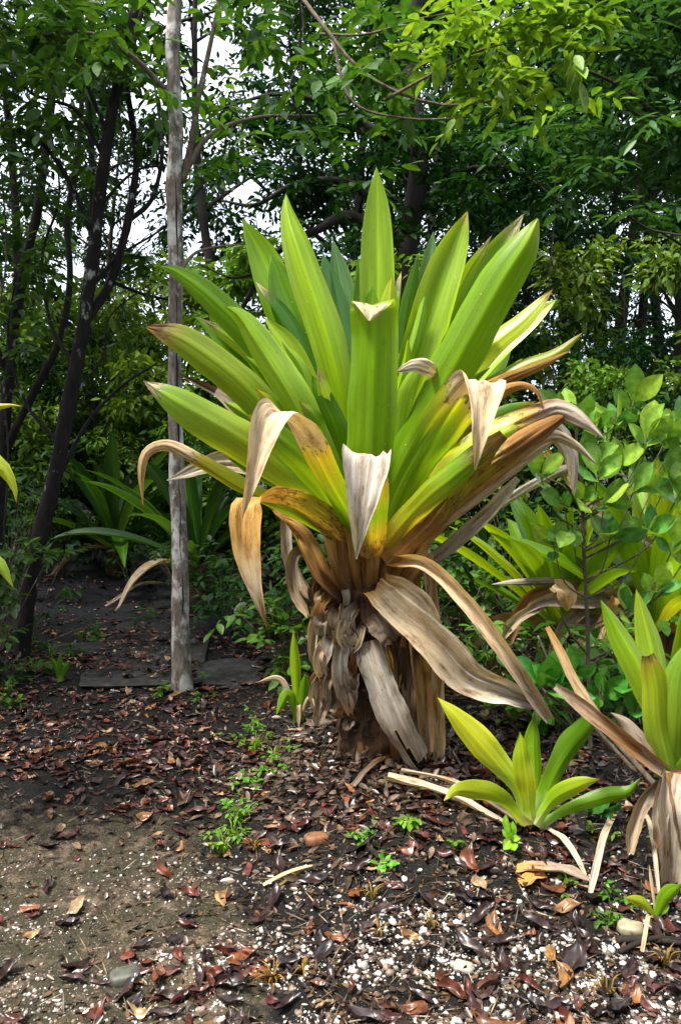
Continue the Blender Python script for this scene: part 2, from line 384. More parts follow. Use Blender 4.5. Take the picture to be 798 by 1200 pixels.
# ------------------------------------------------------------------ ground and path
def build_ground():
    xs = np.concatenate([np.linspace(-70, -12, 16)[:-1], np.linspace(-12, -3, 46)[:-1], np.linspace(-3, 3, 200), np.linspace(3, 12, 46)[1:], np.linspace(12, 70, 16)[1:]])
    ys = np.concatenate([np.linspace(-30, 1.0, 26)[:-1], np.linspace(1.0, 6.0, 180)[:-1], np.linspace(6, 14, 90)[:-1], np.linspace(14, 40, 40)[:-1], np.linspace(40, 260, 16)])
    nx, ny = len(xs), len(ys)
    V = np.zeros((ny, nx, 3)); C = np.zeros((ny, nx, 3))
    for j, y in enumerate(ys):
        for i, x in enumerate(xs):
            V[j, i] = (x, y, terrain_fine(x, y) if y < 14 and abs(x) < 12 else terrain(x, y))
    X, Yv = V[..., 0], V[..., 1]
    e = path_edge(Yv)
    sandy = sstep(4.0, 2.6, Yv) * sstep(0.25, -0.35, X - e) * 0.95
    sandy *= 0.75 + 0.25 * sstep(-0.2, -0.9, X - e)
    q = G(185, 1090); sandy = sandy + .55 * np.exp(-(((X - q[0]) / .26) ** 2 + ((Yv - q[1]) / .2) ** 2))
    C[..., 0] = sandy
    C[..., 1] = sstep(6.2, 7.2, Yv) * sstep(10.5, 9.2, Yv) * sstep(0.1, -0.4, X - e) * sstep(-4.6, -4.0, X)
    idx = np.arange(nx * ny).reshape(ny, nx)
    Q = np.stack([idx[:-1, :-1], idx[:-1, 1:], idx[1:, 1:], idx[1:, :-1]], -1)
    xc = (xs[:-1] + xs[1:])[None] / 2; yc = (ys[:-1] + ys[1:])[:, None] / 2
    wob = np.array([[0.12 * nz(a, b, 2.5, 9) for a in xc[0]] for b in yc[:, 0]])
    on = (xc < path_edge(yc) + wob) & (xc > -1.75 - 0.3 * yc + wob) & (yc < 10.2) & (yc > -3)
    V = V.reshape(-1, 3); C = C.reshape(-1, 3)
    for nm, sel in (("ground", ~on), ("path", on)):
        q = Q[sel]; u, inv = np.unique(q, return_inverse=True)
        me = mesh_from(nm, V[u], inv.reshape(-1, 4), M_GROUND, C[u])
        structure(link(nm, me))
build_ground()

# ------------------------------------------------------------------ long strap leaves
PAL = {  # pigment, dryness
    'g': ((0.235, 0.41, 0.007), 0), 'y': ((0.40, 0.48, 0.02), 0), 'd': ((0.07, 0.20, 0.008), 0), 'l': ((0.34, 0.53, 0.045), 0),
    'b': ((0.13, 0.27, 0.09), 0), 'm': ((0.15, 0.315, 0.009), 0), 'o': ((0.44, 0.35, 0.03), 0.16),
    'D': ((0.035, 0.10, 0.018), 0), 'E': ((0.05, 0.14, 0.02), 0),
    'T': ((0.62, 0.50, 0.34), 1), 'G': ((0.52, 0.47, 0.41), 1), 'B': ((0.25, 0.125, 0.04), 1), 'N': ((0.46, 0.27, 0.075), .85), 'w': ((0.5, 0.55, 0.3), 0),
    'C': ((0.66, 0.58, 0.36), 0.8), 'K': ((0.075, 0.042, 0.025), 1), 'S': ((0.31, 0.25, 0.20), 1), 'P': ((0.5, 0.46, 0.41), 1),
}
PROF = {
    'green': [(0, .52), (.15, .55), (.35, .76), (.55, .96), (.7, 1), (.8, .92), (.88, .7), (.94, .41), (.975, .18), (1, .0)],
    'blunt': [(0, .62), (.15, .66), (.4, .86), (.62, 1), (.8, .98), (.9, .76), (.96, .42), (1, .06)],
    'flap': [(0, .8), (.3, 1), (.8, 1), (.9, .95), (.94, .7), (1, .05)],
    'bent': [(0, .8), (.3, .9), (.55, 1), (.68, .97), (.8, .62), (.9, .33), (1, .03)],
    'dead': [(0, .7), (.3, .9), (.55, 1), (.75, .75), (.9, .4), (1, .05)],
    'band': [(0, .8), (.3, 1), (.8, 1), (.95, .8), (1, .6)],
    'torn': [(0, .9), (.5, 1), (.85, .9), (.93, .65), (1, .45)],
    'ros': [(0, .95), (.06, .62), (.2, .52), (.42, .82), (.6, 1), (.76, .88), (.88, .52), (.96, .18), (1, .0)],
}
def strap_arrays(P, wmax, cols, prof='green', S=None, roll=0.0, fold=0.42, hint=(0, 0, 1), n=46, m=9, wave=0.025, curl=0.0, seed=0, edge=None, crease=None, Sk=None, tear=False):
    """P: (k,3) midrib; wmax metres; cols: [(t, key)]; S: per-point side vectors or None (broadside to the camera)"""
    C0 = spline(P, n); T = unit(np.gradient(C0, axis=0)); t = np.linspace(0, 1, n)
    if Sk is not None:
        ks = np.array([k[0] for k in Sk]); kv = np.array([k[1] for k in Sk], float)
        S = np.stack([np.interp(t, ks, kv[:, q]) for q in range(3)], 1)
    if S is None:
        S = np.cross(T, np.array([0, 1.0, 0]))
        ln = np.linalg.norm(S, axis=1)
        S = unit(S)
        for i in range(1, n):
            if S[i] @ S[i - 1] < 0: S[i] = -S[i]
        for i in range(1, n):
            if ln[i] < 0.25: S[i] = S[i - 1]
    else:
        S = np.broadcast_to(np.asarray(S, float), (n, 3)).copy()
    for _ in range(4):
        S[1:-1] = (S[:-2] + 2 * S[1:-1] + S[2:]) / 4
    S = unit(S - T * np.sum(S * T, 1, keepdims=True))
    N = np.cross(S, T)
    k0 = int(n * 0.3)
    if N[k0] @ np.asarray(hint) < 0: N = -N
    rl = np.linspace(roll[0], roll[1], n) if np.ndim(roll) else roll * np.ones(n)
    c, s_ = np.cos(rl)[:, None], np.sin(rl)[:, None]
    S, N = S * c + N * s_, N * c - S * s_
    pr = np.array(PROF[prof]); w = np.interp(t, pr[:, 0], pr[:, 1])
    for _ in range(3):
        w[1:-1] = (w[:-2] + 2 * w[1:-1] + w[2:]) / 4
    w = w * wmax / 2
    sx = np.linspace(-1, 1, m)
    V = np.zeros((n, m, 3)); col = np.zeros((n, m, 3)); dr = np.zeros((n, m))
    tk = np.array([c[0] for c in cols]); ck = np.array([PAL[c[1]][0] for c in cols]); dk = np.array([PAL[c[1]][1] for c in cols], float)
    fo = np.ones(n) * fold if np.ndim(fold) == 0 else np.interp(t, [f[0] for f in fold], [f[1] for f in fold])
    for i in range(n):
        for j in range(m):
            s = sx[j]
            ed = mnoise.noise((seed * 3.7 + (5 if s > 0 else 0), t[i] * 7, 1.3)) * 0.07 * abs(s)
            ed += .022 * abs(s) * mnoise.noise((seed * 6.1 + (4 if s > 0 else 0), t[i] * 34, 1))
            ed += .13 * mnoise.noise((seed * 2.9 + (7 if s > 0 else 0), t[i] * 2.6, 5.5)) * abs(s)
            dk_i = np.interp(t[i], tk, dk)
            ed += dk_i * abs(s) * (.1 * mnoise.noise((seed * 1.1 + (9 if s > 0 else 0), t[i] * 13, 2)) + .16 * mnoise.noise((seed * 5.1 + (3 if s > 0 else 0), t[i] * 5, 7)))
            lift = fo[i] * w[i] * (.55 * abs(s) ** 1.2 + .75 * abs(s) ** 3.2) + wave * wmax * mnoise.noise((seed * 1.9 + s * 0.9, t[i] * 5, 0.5)) * (0.3 + abs(s)) * 1.6
            lift -= .10 * w[i] * math.exp(-(s / .13) ** 2) * (1 - dk_i)
            cr_ = crease if crease is not None else .3 * dk_i
            lift += cr_ * w[i] * (mnoise.noise((seed * 2.3 + s * 3.6, t[i] * 1.6, 4)) + .6 * mnoise.noise((seed + s * 8.5, t[i] * 2.2, 9)))
            lift += curl * w[i] * mnoise.noise((seed + s * 1.5, t[i] * 4, 8)) * abs(s)
            V[i, j] = C0[i] + S[i] * (s * w[i] * (1 + ed)) * math.cos(min(fo[i] * 0.8, 1.2)) + N[i] * lift
            tt = t[i] + 0.05 * mnoise.noise((s * 2.2 + seed, t[i] * 3, 3.3)) + 0.03 * mnoise.noise((s * 6 + seed, t[i] * 3, 6))
            for k in range(3): col[i, j, k] = np.interp(tt, tk, ck[:, k])
            dr[i, j] = np.interp(tt, tk, dk)
            if edge and abs(s) > 0.7:
                e = PAL[edge]; f = (abs(s) - 0.7) / 0.3 * (0.6 + 0.4 * mnoise.noise((seed, t[i] * 9, s)))
                f = max(0, min(1, f)); col[i, j] = col[i, j] * (1 - f) + np.array(e[0]) * f; dr[i, j] = dr[i, j] * (1 - f) + e[1] * f
    L = np.concatenate([[0], np.cumsum(np.linalg.norm(np.diff(C0, axis=0), axis=1))])
    U = np.stack([np.broadcast_to((sx + 1) / 2, (n, m)), np.broadcast_to(L[:, None], (n, m))], -1)
    idx = np.arange(n * m).reshape(n, m)
    Q = np.stack([idx[:-1, :-1], idx[:-1, 1:], idx[1:, 1:], idx[1:, :-1]], -1).reshape(-1, 4)
    if tear:
        rt = random.Random(int(seed * 1000) + n)
        keep = np.ones((n - 1, m - 1), bool); last = n - 1
        for j in range(m - 1):
            last = max(n - 1 - max(2, int(n * .1)), min(n - 1, last + rt.choice([-2, -1, 0, 1, 2]))); keep[last:, j] = False
        for _ in range(rt.randint(0, 2)):
            j = rt.randint(2, m - 4); keep[int(n * rt.uniform(.6, .88)):, j] = False
        Q = Q.reshape(n - 1, m - 1, 4)[keep]
    return V.reshape(-1, 3), Q, col.reshape(-1, 3), U.reshape(-1, 2), dr.ravel()
def strap(name, root, P, wmax, cols, **kw):
    mb = MB(); V, Q, C, U, D = strap_arrays(P, wmax, cols, **kw); mb.add(V, Q, None, C, U, D)
    if kw.get('tear'): mb.Q = [q for q in mb.Q]
    o = link(name, mb.mesh(name, M_STRAP, root.location if root else (0, 0, 0)), root)
    return o
def pleaf(root, Y0, pts, wpx, cols, name='leaf', **kw):
    """leaf traced as (px, py, depth offset) points"""
    P = np.array([at(a, b, Y0 + c) for a, b, c in pts])
    Ym = Y0 + np.mean([c for _, _, c in pts])
    return strap(name, root, P, wpx * Ym / F, cols, **kw)

# ------------------------------------------------------------------ the giant bromeliad
def giant_bromeliad():
    base = G(440, 868); Y = base[1] + 0.02
    r = thing("giant_bromeliad", (base[0], base[1], base[2] - 0.02), "giant bromeliad with huge yellow-green rosette on a stem wrapped in dead leaves", "bromeliad")
    ax = at(435, 640, Y)
    sd = [0]
    def lf(pts, w, cols, name='leaf', **kw):
        sd[0] += 1
        P = np.array([at(a, b, Y + c) for a, b, c in pts]); mid = P[len(P) // 2]
        h = ax + np.array([0, 0, 0.5]) - mid; h = h + np.array([0, 0, 0.3])
        kw.setdefault('m', 13); kw.setdefault('n', 60); kw.setdefault('fold', random.uniform(.08, .34)); kw.setdefault('wave', random.uniform(.03, .07)); kw.setdefault('hint', h)
        if kw.get('prof') == 'bent': kw.setdefault('curl', .35); kw.setdefault('crease', .25); kw.setdefault('seed', sd[0] * 1.37); rr_ = kw.pop('roll', random.uniform(-0.25, 0.25)); kw['roll'] = (rr_ + random.uniform(-.45, .45), rr_ + random.uniform(-.65, .65)) if (name == 'leaf' and 'Sk' not in kw and 'S' not in kw) else rr_
        return pleaf(r, Y, pts, w * (.85 if name == 'leaf' else .78 if name == 'dead_leaf' else 1), cols, name, **kw)
    GR = [(0, 'y'), (.12, 'g'), (1, 'g')]
    # back ring, filling the heart of the rosette
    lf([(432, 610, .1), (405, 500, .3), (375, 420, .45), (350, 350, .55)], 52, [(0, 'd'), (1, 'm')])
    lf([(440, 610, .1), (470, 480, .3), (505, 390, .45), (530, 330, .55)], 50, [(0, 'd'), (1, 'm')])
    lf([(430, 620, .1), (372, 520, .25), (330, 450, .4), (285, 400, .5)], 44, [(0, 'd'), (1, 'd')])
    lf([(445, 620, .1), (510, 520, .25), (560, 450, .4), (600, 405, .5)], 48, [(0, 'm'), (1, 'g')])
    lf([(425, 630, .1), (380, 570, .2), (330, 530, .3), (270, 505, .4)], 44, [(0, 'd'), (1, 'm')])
    # upright ring
    lf([(436, 600, .12), (440, 450, .22), (443, 310, .26), (441, 195, .28)], 48, GR, roll=0.05)
    lf([(420, 585, .15), (365, 440, .28), (315, 315, .34), (284, 256, .34)], 54, [(0, 'g'), (.4, 'm'), (1, 'g')])
    lf([(424, 590, .1), (385, 455, .2), (345, 370, .22), (318, 297, .22)], 62, [(0, 'd'), (.5, 'd'), (1, 'm')], roll=0.35)  # dark greens carry the shade of the leaf in front
    lf([(432, 590, .16), (418, 480, .22), (402, 390, .26), (378, 296, .28)], 40, [(0, 'b'), (1, 'b')], roll=-0.3)
    lf([(436, 590, .2), (425, 450, .24), (408, 370, .28), (390, 281, .3)], 40, [(0, 'b'), (1, 'b')], roll=0.25)
    lf([(422, 605, -.02), (412, 520, -.1), (388, 410, -.14), (352, 300, -.1), (338, 255, -.06), (335, 226, -.03)], 52, [(0, 'l'), (.15, 'g'), (1, 'g')], fold=0.5)
    lf([(444, 560, -.02), (450, 440, -.04), (455, 370, -.05), (459, 322, -.05)], 34, [(0, 'l'), (.6, 'g'), (1, 'y')])
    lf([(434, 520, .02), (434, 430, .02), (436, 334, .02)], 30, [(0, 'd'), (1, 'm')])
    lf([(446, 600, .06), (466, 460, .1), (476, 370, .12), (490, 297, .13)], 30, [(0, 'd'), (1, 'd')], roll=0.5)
    lf([(455, 560, .1), (472, 430, .14), (480, 360, .16), (488, 305, .17)], 20, [(0, 'l'), (1, 'C')])
    lf([(450, 590, .2), (480, 440, .28), (497, 350, .3), (508, 270, .32)], 32, [(0, 'b'), (1, 'b')])
    lf([(448, 600, .04), (468, 500, .03), (500, 385, .03), (528, 300, .05), (548, 247, .06)], 56, [(0, 'l'), (.12, 'g'), (.95, 'g'), (1, 'o')], fold=0.35)
    lf([(456, 590, .08), (495, 450, .1), (540, 335, .12), (576, 276, .12)], 26, [(0, 'g'), (.92, 'g'), (1, 'C')], roll=0.5)
    lf([(458, 590, .12), (505, 455, .18), (562, 330, .24), (614, 250, .26)], 42, [(0, 'm'), (.9, 'm'), (1, 'C')])
    lf([(455, 595, .14), (520, 440, .26), (560, 350, .32), (590, 300, .34)], 36, [(0, 'm'), (1, 'g')])
    lf([(450, 600, -.08), (487, 510, -.2), (535, 425, -.3), (585, 335, -.36), (616, 285, -.38), (630, 256, -.38)], 64, [(0, 'l'), (.15, 'g'), (.9, 'g'), (1, 'y')], prof='blunt', fold=0.4, roll=0.05)
    # big front leaf with its tip folded over
    lf([(436, 640, -.2), (434, 560, -.32), (437, 460, -.4), (438, 385, -.43), (437, 357, -.44), (435, 357, -.47), (434, 366, -.485), (433, 376, -.49)], 68, [(0, 'l'), (.1, 'g'), (.9, 'g'), (.93, 'y'), (.955, 'C'), (1, 'C')], prof='flap', S=(1, 0, -.03), fold=[(0, .5), (.8, .3), (.9, .1), (1, .05)], roll=0, n=70)
    # right side
    lf([(458, 600, -.02), (515, 485, -.08), (570, 412, -.1), (612, 376, -.1), (648, 338, -.08)], 34, [(0, 'g'), (.7, 'y'), (.93, 'y'), (1, 'B')], roll=0.5)
    lf([(460, 600, .02), (535, 465, .05), (580, 412, .06), (625, 372, .06), (653, 350, .06)], 38, [(0, 'b'), (.5, 'l'), (1, 'l')], roll=-0.35)  # paler tones along this blade paint in its highlight
    lf([(470, 560, -.05), (515, 450, -.1), (545, 405, -.12), (578, 381, -.14)], 30, [(0, 'y'), (.5, 'o'), (.62, 'B'), (1, 'B')], roll=0.3, prof='torn')
    lf([(460, 600, -.02), (540, 480, -.06), (600, 436, -.1), (650, 415, -.12), (683, 389, -.12)], 24, [(0, 'm'), (.6, 'y'), (1, 'o')], roll=0.3)
    lf([(460, 605, -.05), (520, 500, -.15), (575, 455, -.2), (630, 430, -.24), (668, 411, -.26)], 30, [(0, 'g'), (.35, 'o'), (.5, 'B'), (1, 'N')], prof='dead', fold=0.7)
    lf([(450, 610, -.05), (520, 530, -.2), (575, 470, -.3), (605, 452, -.34), (628, 458, -.36), (637, 484, -.36)], 26, [(0, 'g'), (.45, 'm'), (.6, 'N'), (1, 'B')], prof='bent', fold=0.6)
    lf([(446, 628, -.2), (480, 555, -.36), (520, 495, -.5), (548, 458, -.58), (562, 447, -.62), (566, 452, -.66), (562, 500, -.69), (556, 550, -.66)], 68, [(0, 'o'), (.1, 'm'), (.45, 'm'), (.58, 'y'), (.62, 'T'), (1, 'T')], Sk=[(0, (.8, 0, -.6)), (.5, (.97, 0, -.2)), (1, (1, 0, -.1))], prof='bent', n=70, roll=0, fold=[(0, .4), (.5, .2), (.62, .05), (.8, .3), (1, .6)])
    lf([(452, 625, -.12), (510, 565, -.25), (580, 515, -.33), (640, 484, -.36), (662, 482, -.38), (685, 495, -.4), (707, 513, -.4)], 52, [(0, 'N'), (.15, 'o'), (.3, 'y'), (.62, 'l'), (.7, 'N'), (.78, 'S'), (1, 'G')], prof='dead', fold=0.5, edge='B', n=52)
    lf([(455, 640, -.18), (520, 585, -.3), (580, 540, -.36), (660, 488, -.38)], 36, [(0, 'N'), (.3, 'm'), (.6, 'o'), (.75, 'B'), (1, 'B')], prof='torn', fold=0.5, edge='N')
    lf([(456, 655, -.15), (525, 595, -.26), (590, 545, -.32), (640, 512, -.34), (672, 520, -.3), (700, 545, -.26)], 30, [(0, 'N'), (.6, 'N'), (.8, 'T'), (1, 'G')], prof='dead', fold=0.7)
    lf([(456, 664, -.12), (530, 604, -.22), (600, 552, -.28), (660, 508, -.3)], 26, [(0, 'N'), (.5, 'T'), (1, 'T')], prof='dead', fold=0.8)
    lf([(452, 660, -.2), (500, 615, -.32), (545, 560, -.42), (580, 520, -.46)], 40, [(0, 'N'), (.4, 'B'), (.7, 'o'), (1, 'B')], prof='torn', fold=0.4)
    lf([(450, 640, -.22), (495, 590, -.4), (530, 560, -.5), (590, 510, -.56)], 36, [(0, 'o'), (.3, 'y'), (.7, 'm'), (1, 'B')], prof='torn', fold=0.4)
    lf([(475, 680, .1), (525, 640, .2), (570, 600, .25), (606, 560, .25)], 26, [(0, 'K'), (.3, 'S'), (1, 'G')], name='dead_leaf', prof='torn', fold=0.7)
    lf([(600, 540, -.2), (640, 500, -.22), (668, 530, -.2), (672, 580, -.2)], 28, [(0, 'G'), (.5, 'P'), (1, 'S')], name='dead_leaf', prof='dead', fold=0.3)
    # small dry flap across the heart of the rosette
    lf([(520, 446, -.2), (503, 432, -.3), (485, 428, -.34), (464, 436, -.36)], 22, [(0, 'B'), (.3, 'T'), (1, 'P')], prof='dead', fold=.2)
    # left side
    lf([(420, 605, -.02), (365, 490, -.08), (312, 415, -.12), (250, 350, -.14), (208, 319, -.14), (185, 311, -.14)], 40, [(0, 'l'), (.1, 'g'), (1, 'g')], roll=0.1)
    lf([(415, 600, .05), (350, 475, .08), (290, 415, .1), (228, 371, .1)], 34, [(0, 'd'), (1, 'm')])
    lf([(416, 602, .0), (352, 478, -.01), (300, 420, -.02), (258, 388, -.02), (233, 372, -.02)], 24, [(0, 'g'), (.6, 'y'), (.9, 'l'), (1, 'T')], roll=0.3)
    lf([(410, 610, -.06), (345, 520, -.16), (285, 450, -.24), (225, 403, -.28), (190, 388, -.3), (172, 383, -.3)], 48, [(0, 'g'), (.35, 'm'), (.6, 'y'), (.86, 'y'), (.92, 'o'), (.96, 'K'), (1, 'B')], prof='blunt', roll=-0.2)
    lf([(424, 615, -.1), (390, 555, -.22), (345, 470, -.3), (305, 405, -.32), (282, 372, -.32), (263, 358, -.32)], 50, [(0, 'l'), (.15, 'g'), (.7, 'l'), (1, 'g')], fold=0.5, roll=0.25)
    lf([(420, 610, .1), (385, 500, .14), (350, 430, .16), (314, 374, .16)], 32, [(0, 'b'), (1, 'b')], roll=-0.3)
    lf([(418, 625, -.1), (355, 570, -.3), (290, 520, -.42), (220, 478, -.5), (168, 446, -.52)], 56, [(0, 'g'), (.3, 'l'), (.55, 'y'), (.93, 'l'), (.97, 'T'), (1, 'T')], roll=-0.1, fold=0.3)
    lf([(420, 630, -.14), (372, 560, -.34), (335, 520, -.42), (290, 485, -.46)], 40, [(0, 'g'), (.5, 'g'), (.9, 'm'), (1, 'o')])
    lf([(425, 630, -.2), (385, 560, -.42), (358, 510, -.58), (338, 490, -.66), (322, 484, -.72), (312, 500, -.75), (298, 555, -.75), (284, 607, -.72)], 46, [(0, 'm'), (.2, 'g'), (.42, 'o'), (.47, 'T'), (1, 'T')], Sk=[(0, (.7, 0, .6)), (.42, (.93, 0, -.35)), (1, (.95, 0, -.25))], prof='bent', n=70, roll=0, fold=[(0, .4), (.4, .3), (.55, .2), (1, .6)])
    lf([(415, 640, -.1), (350, 605, -.28), (285, 572, -.4), (230, 540, -.48), (196, 523, -.5), (173, 530, -.52), (166, 555, -.52), (168, 592, -.5)], 25, [(0, 'o'), (.15, 'g'), (.55, 'y'), (.66, 'o'), (.7, 'T'), (1, 'N')], prof='dead', n=56, fold=0.5, roll=0.3)
    lf([(400, 620, .05), (330, 555, .05), (262, 540, .05), (196, 563, .05)], 36, [(0, 'm'), (.35, 'B'), (.5, 'T'), (1, 'G')], prof='dead')
    lf([(405, 610, .15), (340, 520, .2), (290, 478, .22), (210, 438, .22)], 24, [(0, 'B'), (.4, 'S'), (1, 'K')], prof='dead', fold=0.8)
    lf([(408, 600, .1), (340, 510, .12), (300, 480, .12), (255, 455, .12)], 46, [(0, 'B'), (.4, 'S'), (1, 'S')], prof='torn', fold=0.2, curl=.4)
    lf([(415, 640, -.15), (365, 598, -.32), (325, 585, -.45), (300, 588, -.52), (290, 600, -.55), (290, 650, -.57), (302, 700, -.57), (313, 736, -.55)], 48, [(0, 'N'), (.3, 'o'), (.5, 'N'), (.7, 'N'), (.85, 'T'), (1, 'B')], Sk=[(0, (.6, 0, .7)), (.45, (.9, 0, .3)), (1, (1, 0, .1))], prof='bent', n=60, fold=0.3)
    lf([(424, 600, -.05), (400, 520, -.2), (380, 470, -.25), (366, 440, -.26)], 38, [(0, 'l'), (.3, 'g'), (1, 'm')])
    # low front leaf with grey hanging tip
    lf([(434, 655, -.22), (434, 600, -.44), (432, 555, -.58), (431, 536, -.64), (431, 533, -.68), (429, 545, -.71), (424, 590, -.72), (417, 655, -.68)], 62, [(0, 'N'), (.12, 'o'), (.25, 'm'), (.42, 'o'), (.47, 'G'), (1, 'P')], S=(1, 0, .05), prof='bent', n=70, roll=0, fold=[(0, .4), (.45, .15), (.5, .05), (.75, .35), (1, .7)])
    rq = random.Random(11)
    for tx, ty, d, c in ((300, 330, .2, 'd'), (345, 330, .05, 'g'), (520, 300, .3, 'd'), (565, 330, .02, 'm'), (598, 318, .15, 'g'), (240, 420, -.05, 'g'), (300, 455, -.3, 'm'), (330, 400, -.2, 'l'),
                         (590, 395, .1, 'm'), (575, 430, -.2, 'm'), (215, 500, -.2, 'm'), (260, 530, -.35, 'g'), (540, 520, -.45, 'y'), (350, 470, -.35, 'g'), (628, 470, -.1, 'm'), (530, 470, -.32, 'm'), (310, 372, .02, 'l'), (362, 352, -.06, 'g'), (498, 345, -.02, 'l'), (545, 375, -.12, 'g'), (395, 372, -.1, 'l'), (478, 395, -.14, 'g'), (612, 420, -.02, 'y'), (262, 470, -.12, 'l'), (232, 350, .1, 'd'), (330, 300, .3, 'd'), (576, 300, .3, 'd'), (420, 300, .3, 'm'), (470, 318, .26, 'm'), (285, 415, -.22, 'g'), (372, 430, -.3, 'l'), (500, 420, -.28, 'l')):
        bx = 435 + (tx - 435) * .06 + rq.uniform(-8, 8)
        m1 = (bx + (tx - bx) * .42 + rq.uniform(-6, 6), 615 + (ty - 615) * .5, d * .5); m2 = (bx + (tx - bx) * .74 + rq.uniform(-6, 6), 615 + (ty - 615) * .8 - 6, d * .85)
        lf([(bx, 618, -.02), m1, m2, (tx, ty, d)], rq.uniform(24, 40), [(0, 'l'), (.15, c), (.9, c), (1, rq.choice([c, c, c, 'o', 'T']))], roll=rq.uniform(-.7, .7), fold=rq.uniform(.3, .7))
    # dry leaf bases sheathing the top of the stem
    for x0, px, py, dx, w, c, e in ((436, 452, 598, -.26, 36, 'N', 'B'), (444, 476, 606, -.22, 20, 'B', 'K'), (424, 404, 612, -.25, 22, 'N', 'K'), (452, 520, 612, -.2, 24, 'N', 'N'), (418, 366, 585, -.24, 17, 'N', 'K'), (414, 386, 596, -.24, 18, 'B', 'N'),
                             (408, 330, 606, -.1, 20, 'N', 'N'), (402, 352, 640, .0, 18, 'K', 'B'), (430, 428, 650, -.24, 28, 'B', 'K'), (450, 498, 636, -.16, 20, 'B', 'K'), (400, 316, 592, .02, 16, 'N', 'B'), (446, 540, 596, -.18, 18, 'B', 'N'), (412, 376, 640, -.15, 16, 'B', 'K')):
        lf([(x0, 700, -.13), ((x0 * 1.3 + px * .7) / 2, 672, -.16 + dx * .08), ((x0 * .7 + px * 1.3) / 2, (py + 648) / 2, (dx - .15) * .5), (px, py, dx)], w, [(0, 'K'), (.3, 'B'), (.55, c), (.9, c), (1, e)], name='leaf_base', prof='torn', n=30, m=13, tear=True, fold=0.8, curl=0.2, roll=random.uniform(-.5, .5))
    # stem
    mb = MB()
    tube(mb, [at(438, 885, Y), at(434, 830, Y), at(428, 770, Y), at(428, 720, Y), at(432, 680, Y), at(435, 630, Y)], np.array([.15, .135, .125, .14, .165, .15]), 26, 60, 0.3)
    link("stem", mb.mesh("stem", M_STALK, r.location), r)
    # ragged scales left on the stem
    mb = MB()
    for k in range(150):
        py = random.uniform(685, 866); a = random.uniform(-2.6, 0.0)
        c = at(430, py, Y); rad = 0.13
        out = np.array([math.cos(a), math.sin(a), 0])
        p0 = c + out * rad
        ln = random.uniform(.05, .12)
        up = np.array([0, 0, random.uniform(-1, .4)])
        P = [p0, p0 + (out * random.uniform(.1, .5) + up * .7) * ln * .5, p0 + (out * random.uniform(.2, .8) + up) * ln]
        V, Q, C, U, D = strap_arrays(P, random.uniform(.025, .075), [(0, 'K'), (.6, random.choice('BKKKS')), (1, 'K')], prof='torn', S=(-out[1], out[0], 0), n=8, m=5, seed=k, curl=.6, fold=.3)
        mb.add(V, Q, None, C, U, D)
    link("stem_scales", mb.mesh("stem_scales", M_STRAP, r.location), r)
    # dead skirt
    dl = lambda pts, w, cols, **kw: lf(pts, w, cols, name='dead_leaf', **{**dict(prof='torn', fold=0.4, curl=0.5, tear=True, m=13), **kw})
    dl([(428, 752, -.2), (440, 790, -.26), (465, 850, -.28), (498, 908, -.24)], 50, [(0, 'S'), (.2, 'G'), (.4, 'P'), (.7, 'S'), (1, 'S')], n=40)
    dl([(500, 650, -.05), (508, 740, -.12), (512, 820, -.15), (514, 905, -.14)], 24, [(0, 'B'), (.5, 'T'), (1, 'T')], fold=.8)
    dl([(480, 640, -.05), (486, 730, -.14), (494, 800, -.17), (500, 900, -.15)], 30, [(0, 'B'), (.5, 'N'), (1, 'S')], fold=.7)
    dl([(450, 700, -.15), (470, 770, -.18), (478, 840, -.17), (486, 905, -.14)], 32, [(0, 'B'), (.4, 'S'), (1, 'B')], fold=.8)
    dl([(470, 700, -.02), (488, 780, -.06), (498, 850, -.08), (506, 890, -.06)], 34, [(0, 'K'), (.4, 'B'), (1, 'B')], fold=.8)
    dl([(398, 700, -.04), (372, 720, -.06), (366, 755, -.06), (370, 782, -.06)], 20, [(0, 'B'), (.4, 'T'), (1, 'G')], fold=.9, crease=.6)
    dl([(405, 740, -.17), (398, 775, -.21), (402, 810, -.2), (412, 838, -.2)], 26, [(0, 'K'), (.4, 'G'), (1, 'B')], crease=.6)
    dl([(385, 660, .0), (368, 690, .0), (372, 720, .0), (362, 745, .0)], 24, [(0, 'B'), (.5, 'K'), (1, 'K')], fold=.8)
    dl([(372, 640, .05), (345, 650, .0), (345, 690, -.02), (362, 722, -.04)], 22, [(0, 'S'), (.5, 'S'), (1, 'T')], fold=.8)
    dl([(335, 600, .1), (338, 650, .08), (358, 690, .05), (372, 705, .03)], 22, [(0, 'S'), (.5, 'G'), (1, 'T')], fold=.8)
    #dl([(420, 800, -.19), (418, 830, -.22), (430, 850, -.22)], 22, [(0, 'K'), (.5, 'B'), (1, 'K')], crease=.6)
    dl([(388, 800, -.12), (376, 830, -.16), (372, 850, -.16)], 22, [(0, 'B'), (1, 'S')])
    dl([(436, 720, -.2), (452, 738, -.25), (462, 752, -.26)], 40, [(0, 'K'), (.5, 'S'), (1, 'K')], curl=1.0)
    # crumpled scraps on the left of the stem
    for k in range(26):
        x0 = random.uniform(376, 432); y0 = random.uniform(690, 800); ln = random.uniform(22, 60); z0 = -.12 - max(0, x0 - 395) * .0018
        dl([(x0, y0, z0), (x0 - random.uniform(2, 14), y0 + ln * .4, z0 - random.uniform(.03, .07)), (x0 + random.uniform(-16, 8), y0 + ln, z0 - random.uniform(.0, .05))], random.uniform(10, 26), [(0, random.choice('KB')), (.4, random.choice('TSGBS')), (1, random.choice('TSGK'))], n=20, m=9, curl=1.0, crease=.7, roll=random.uniform(-.6, .6), prof='dead')
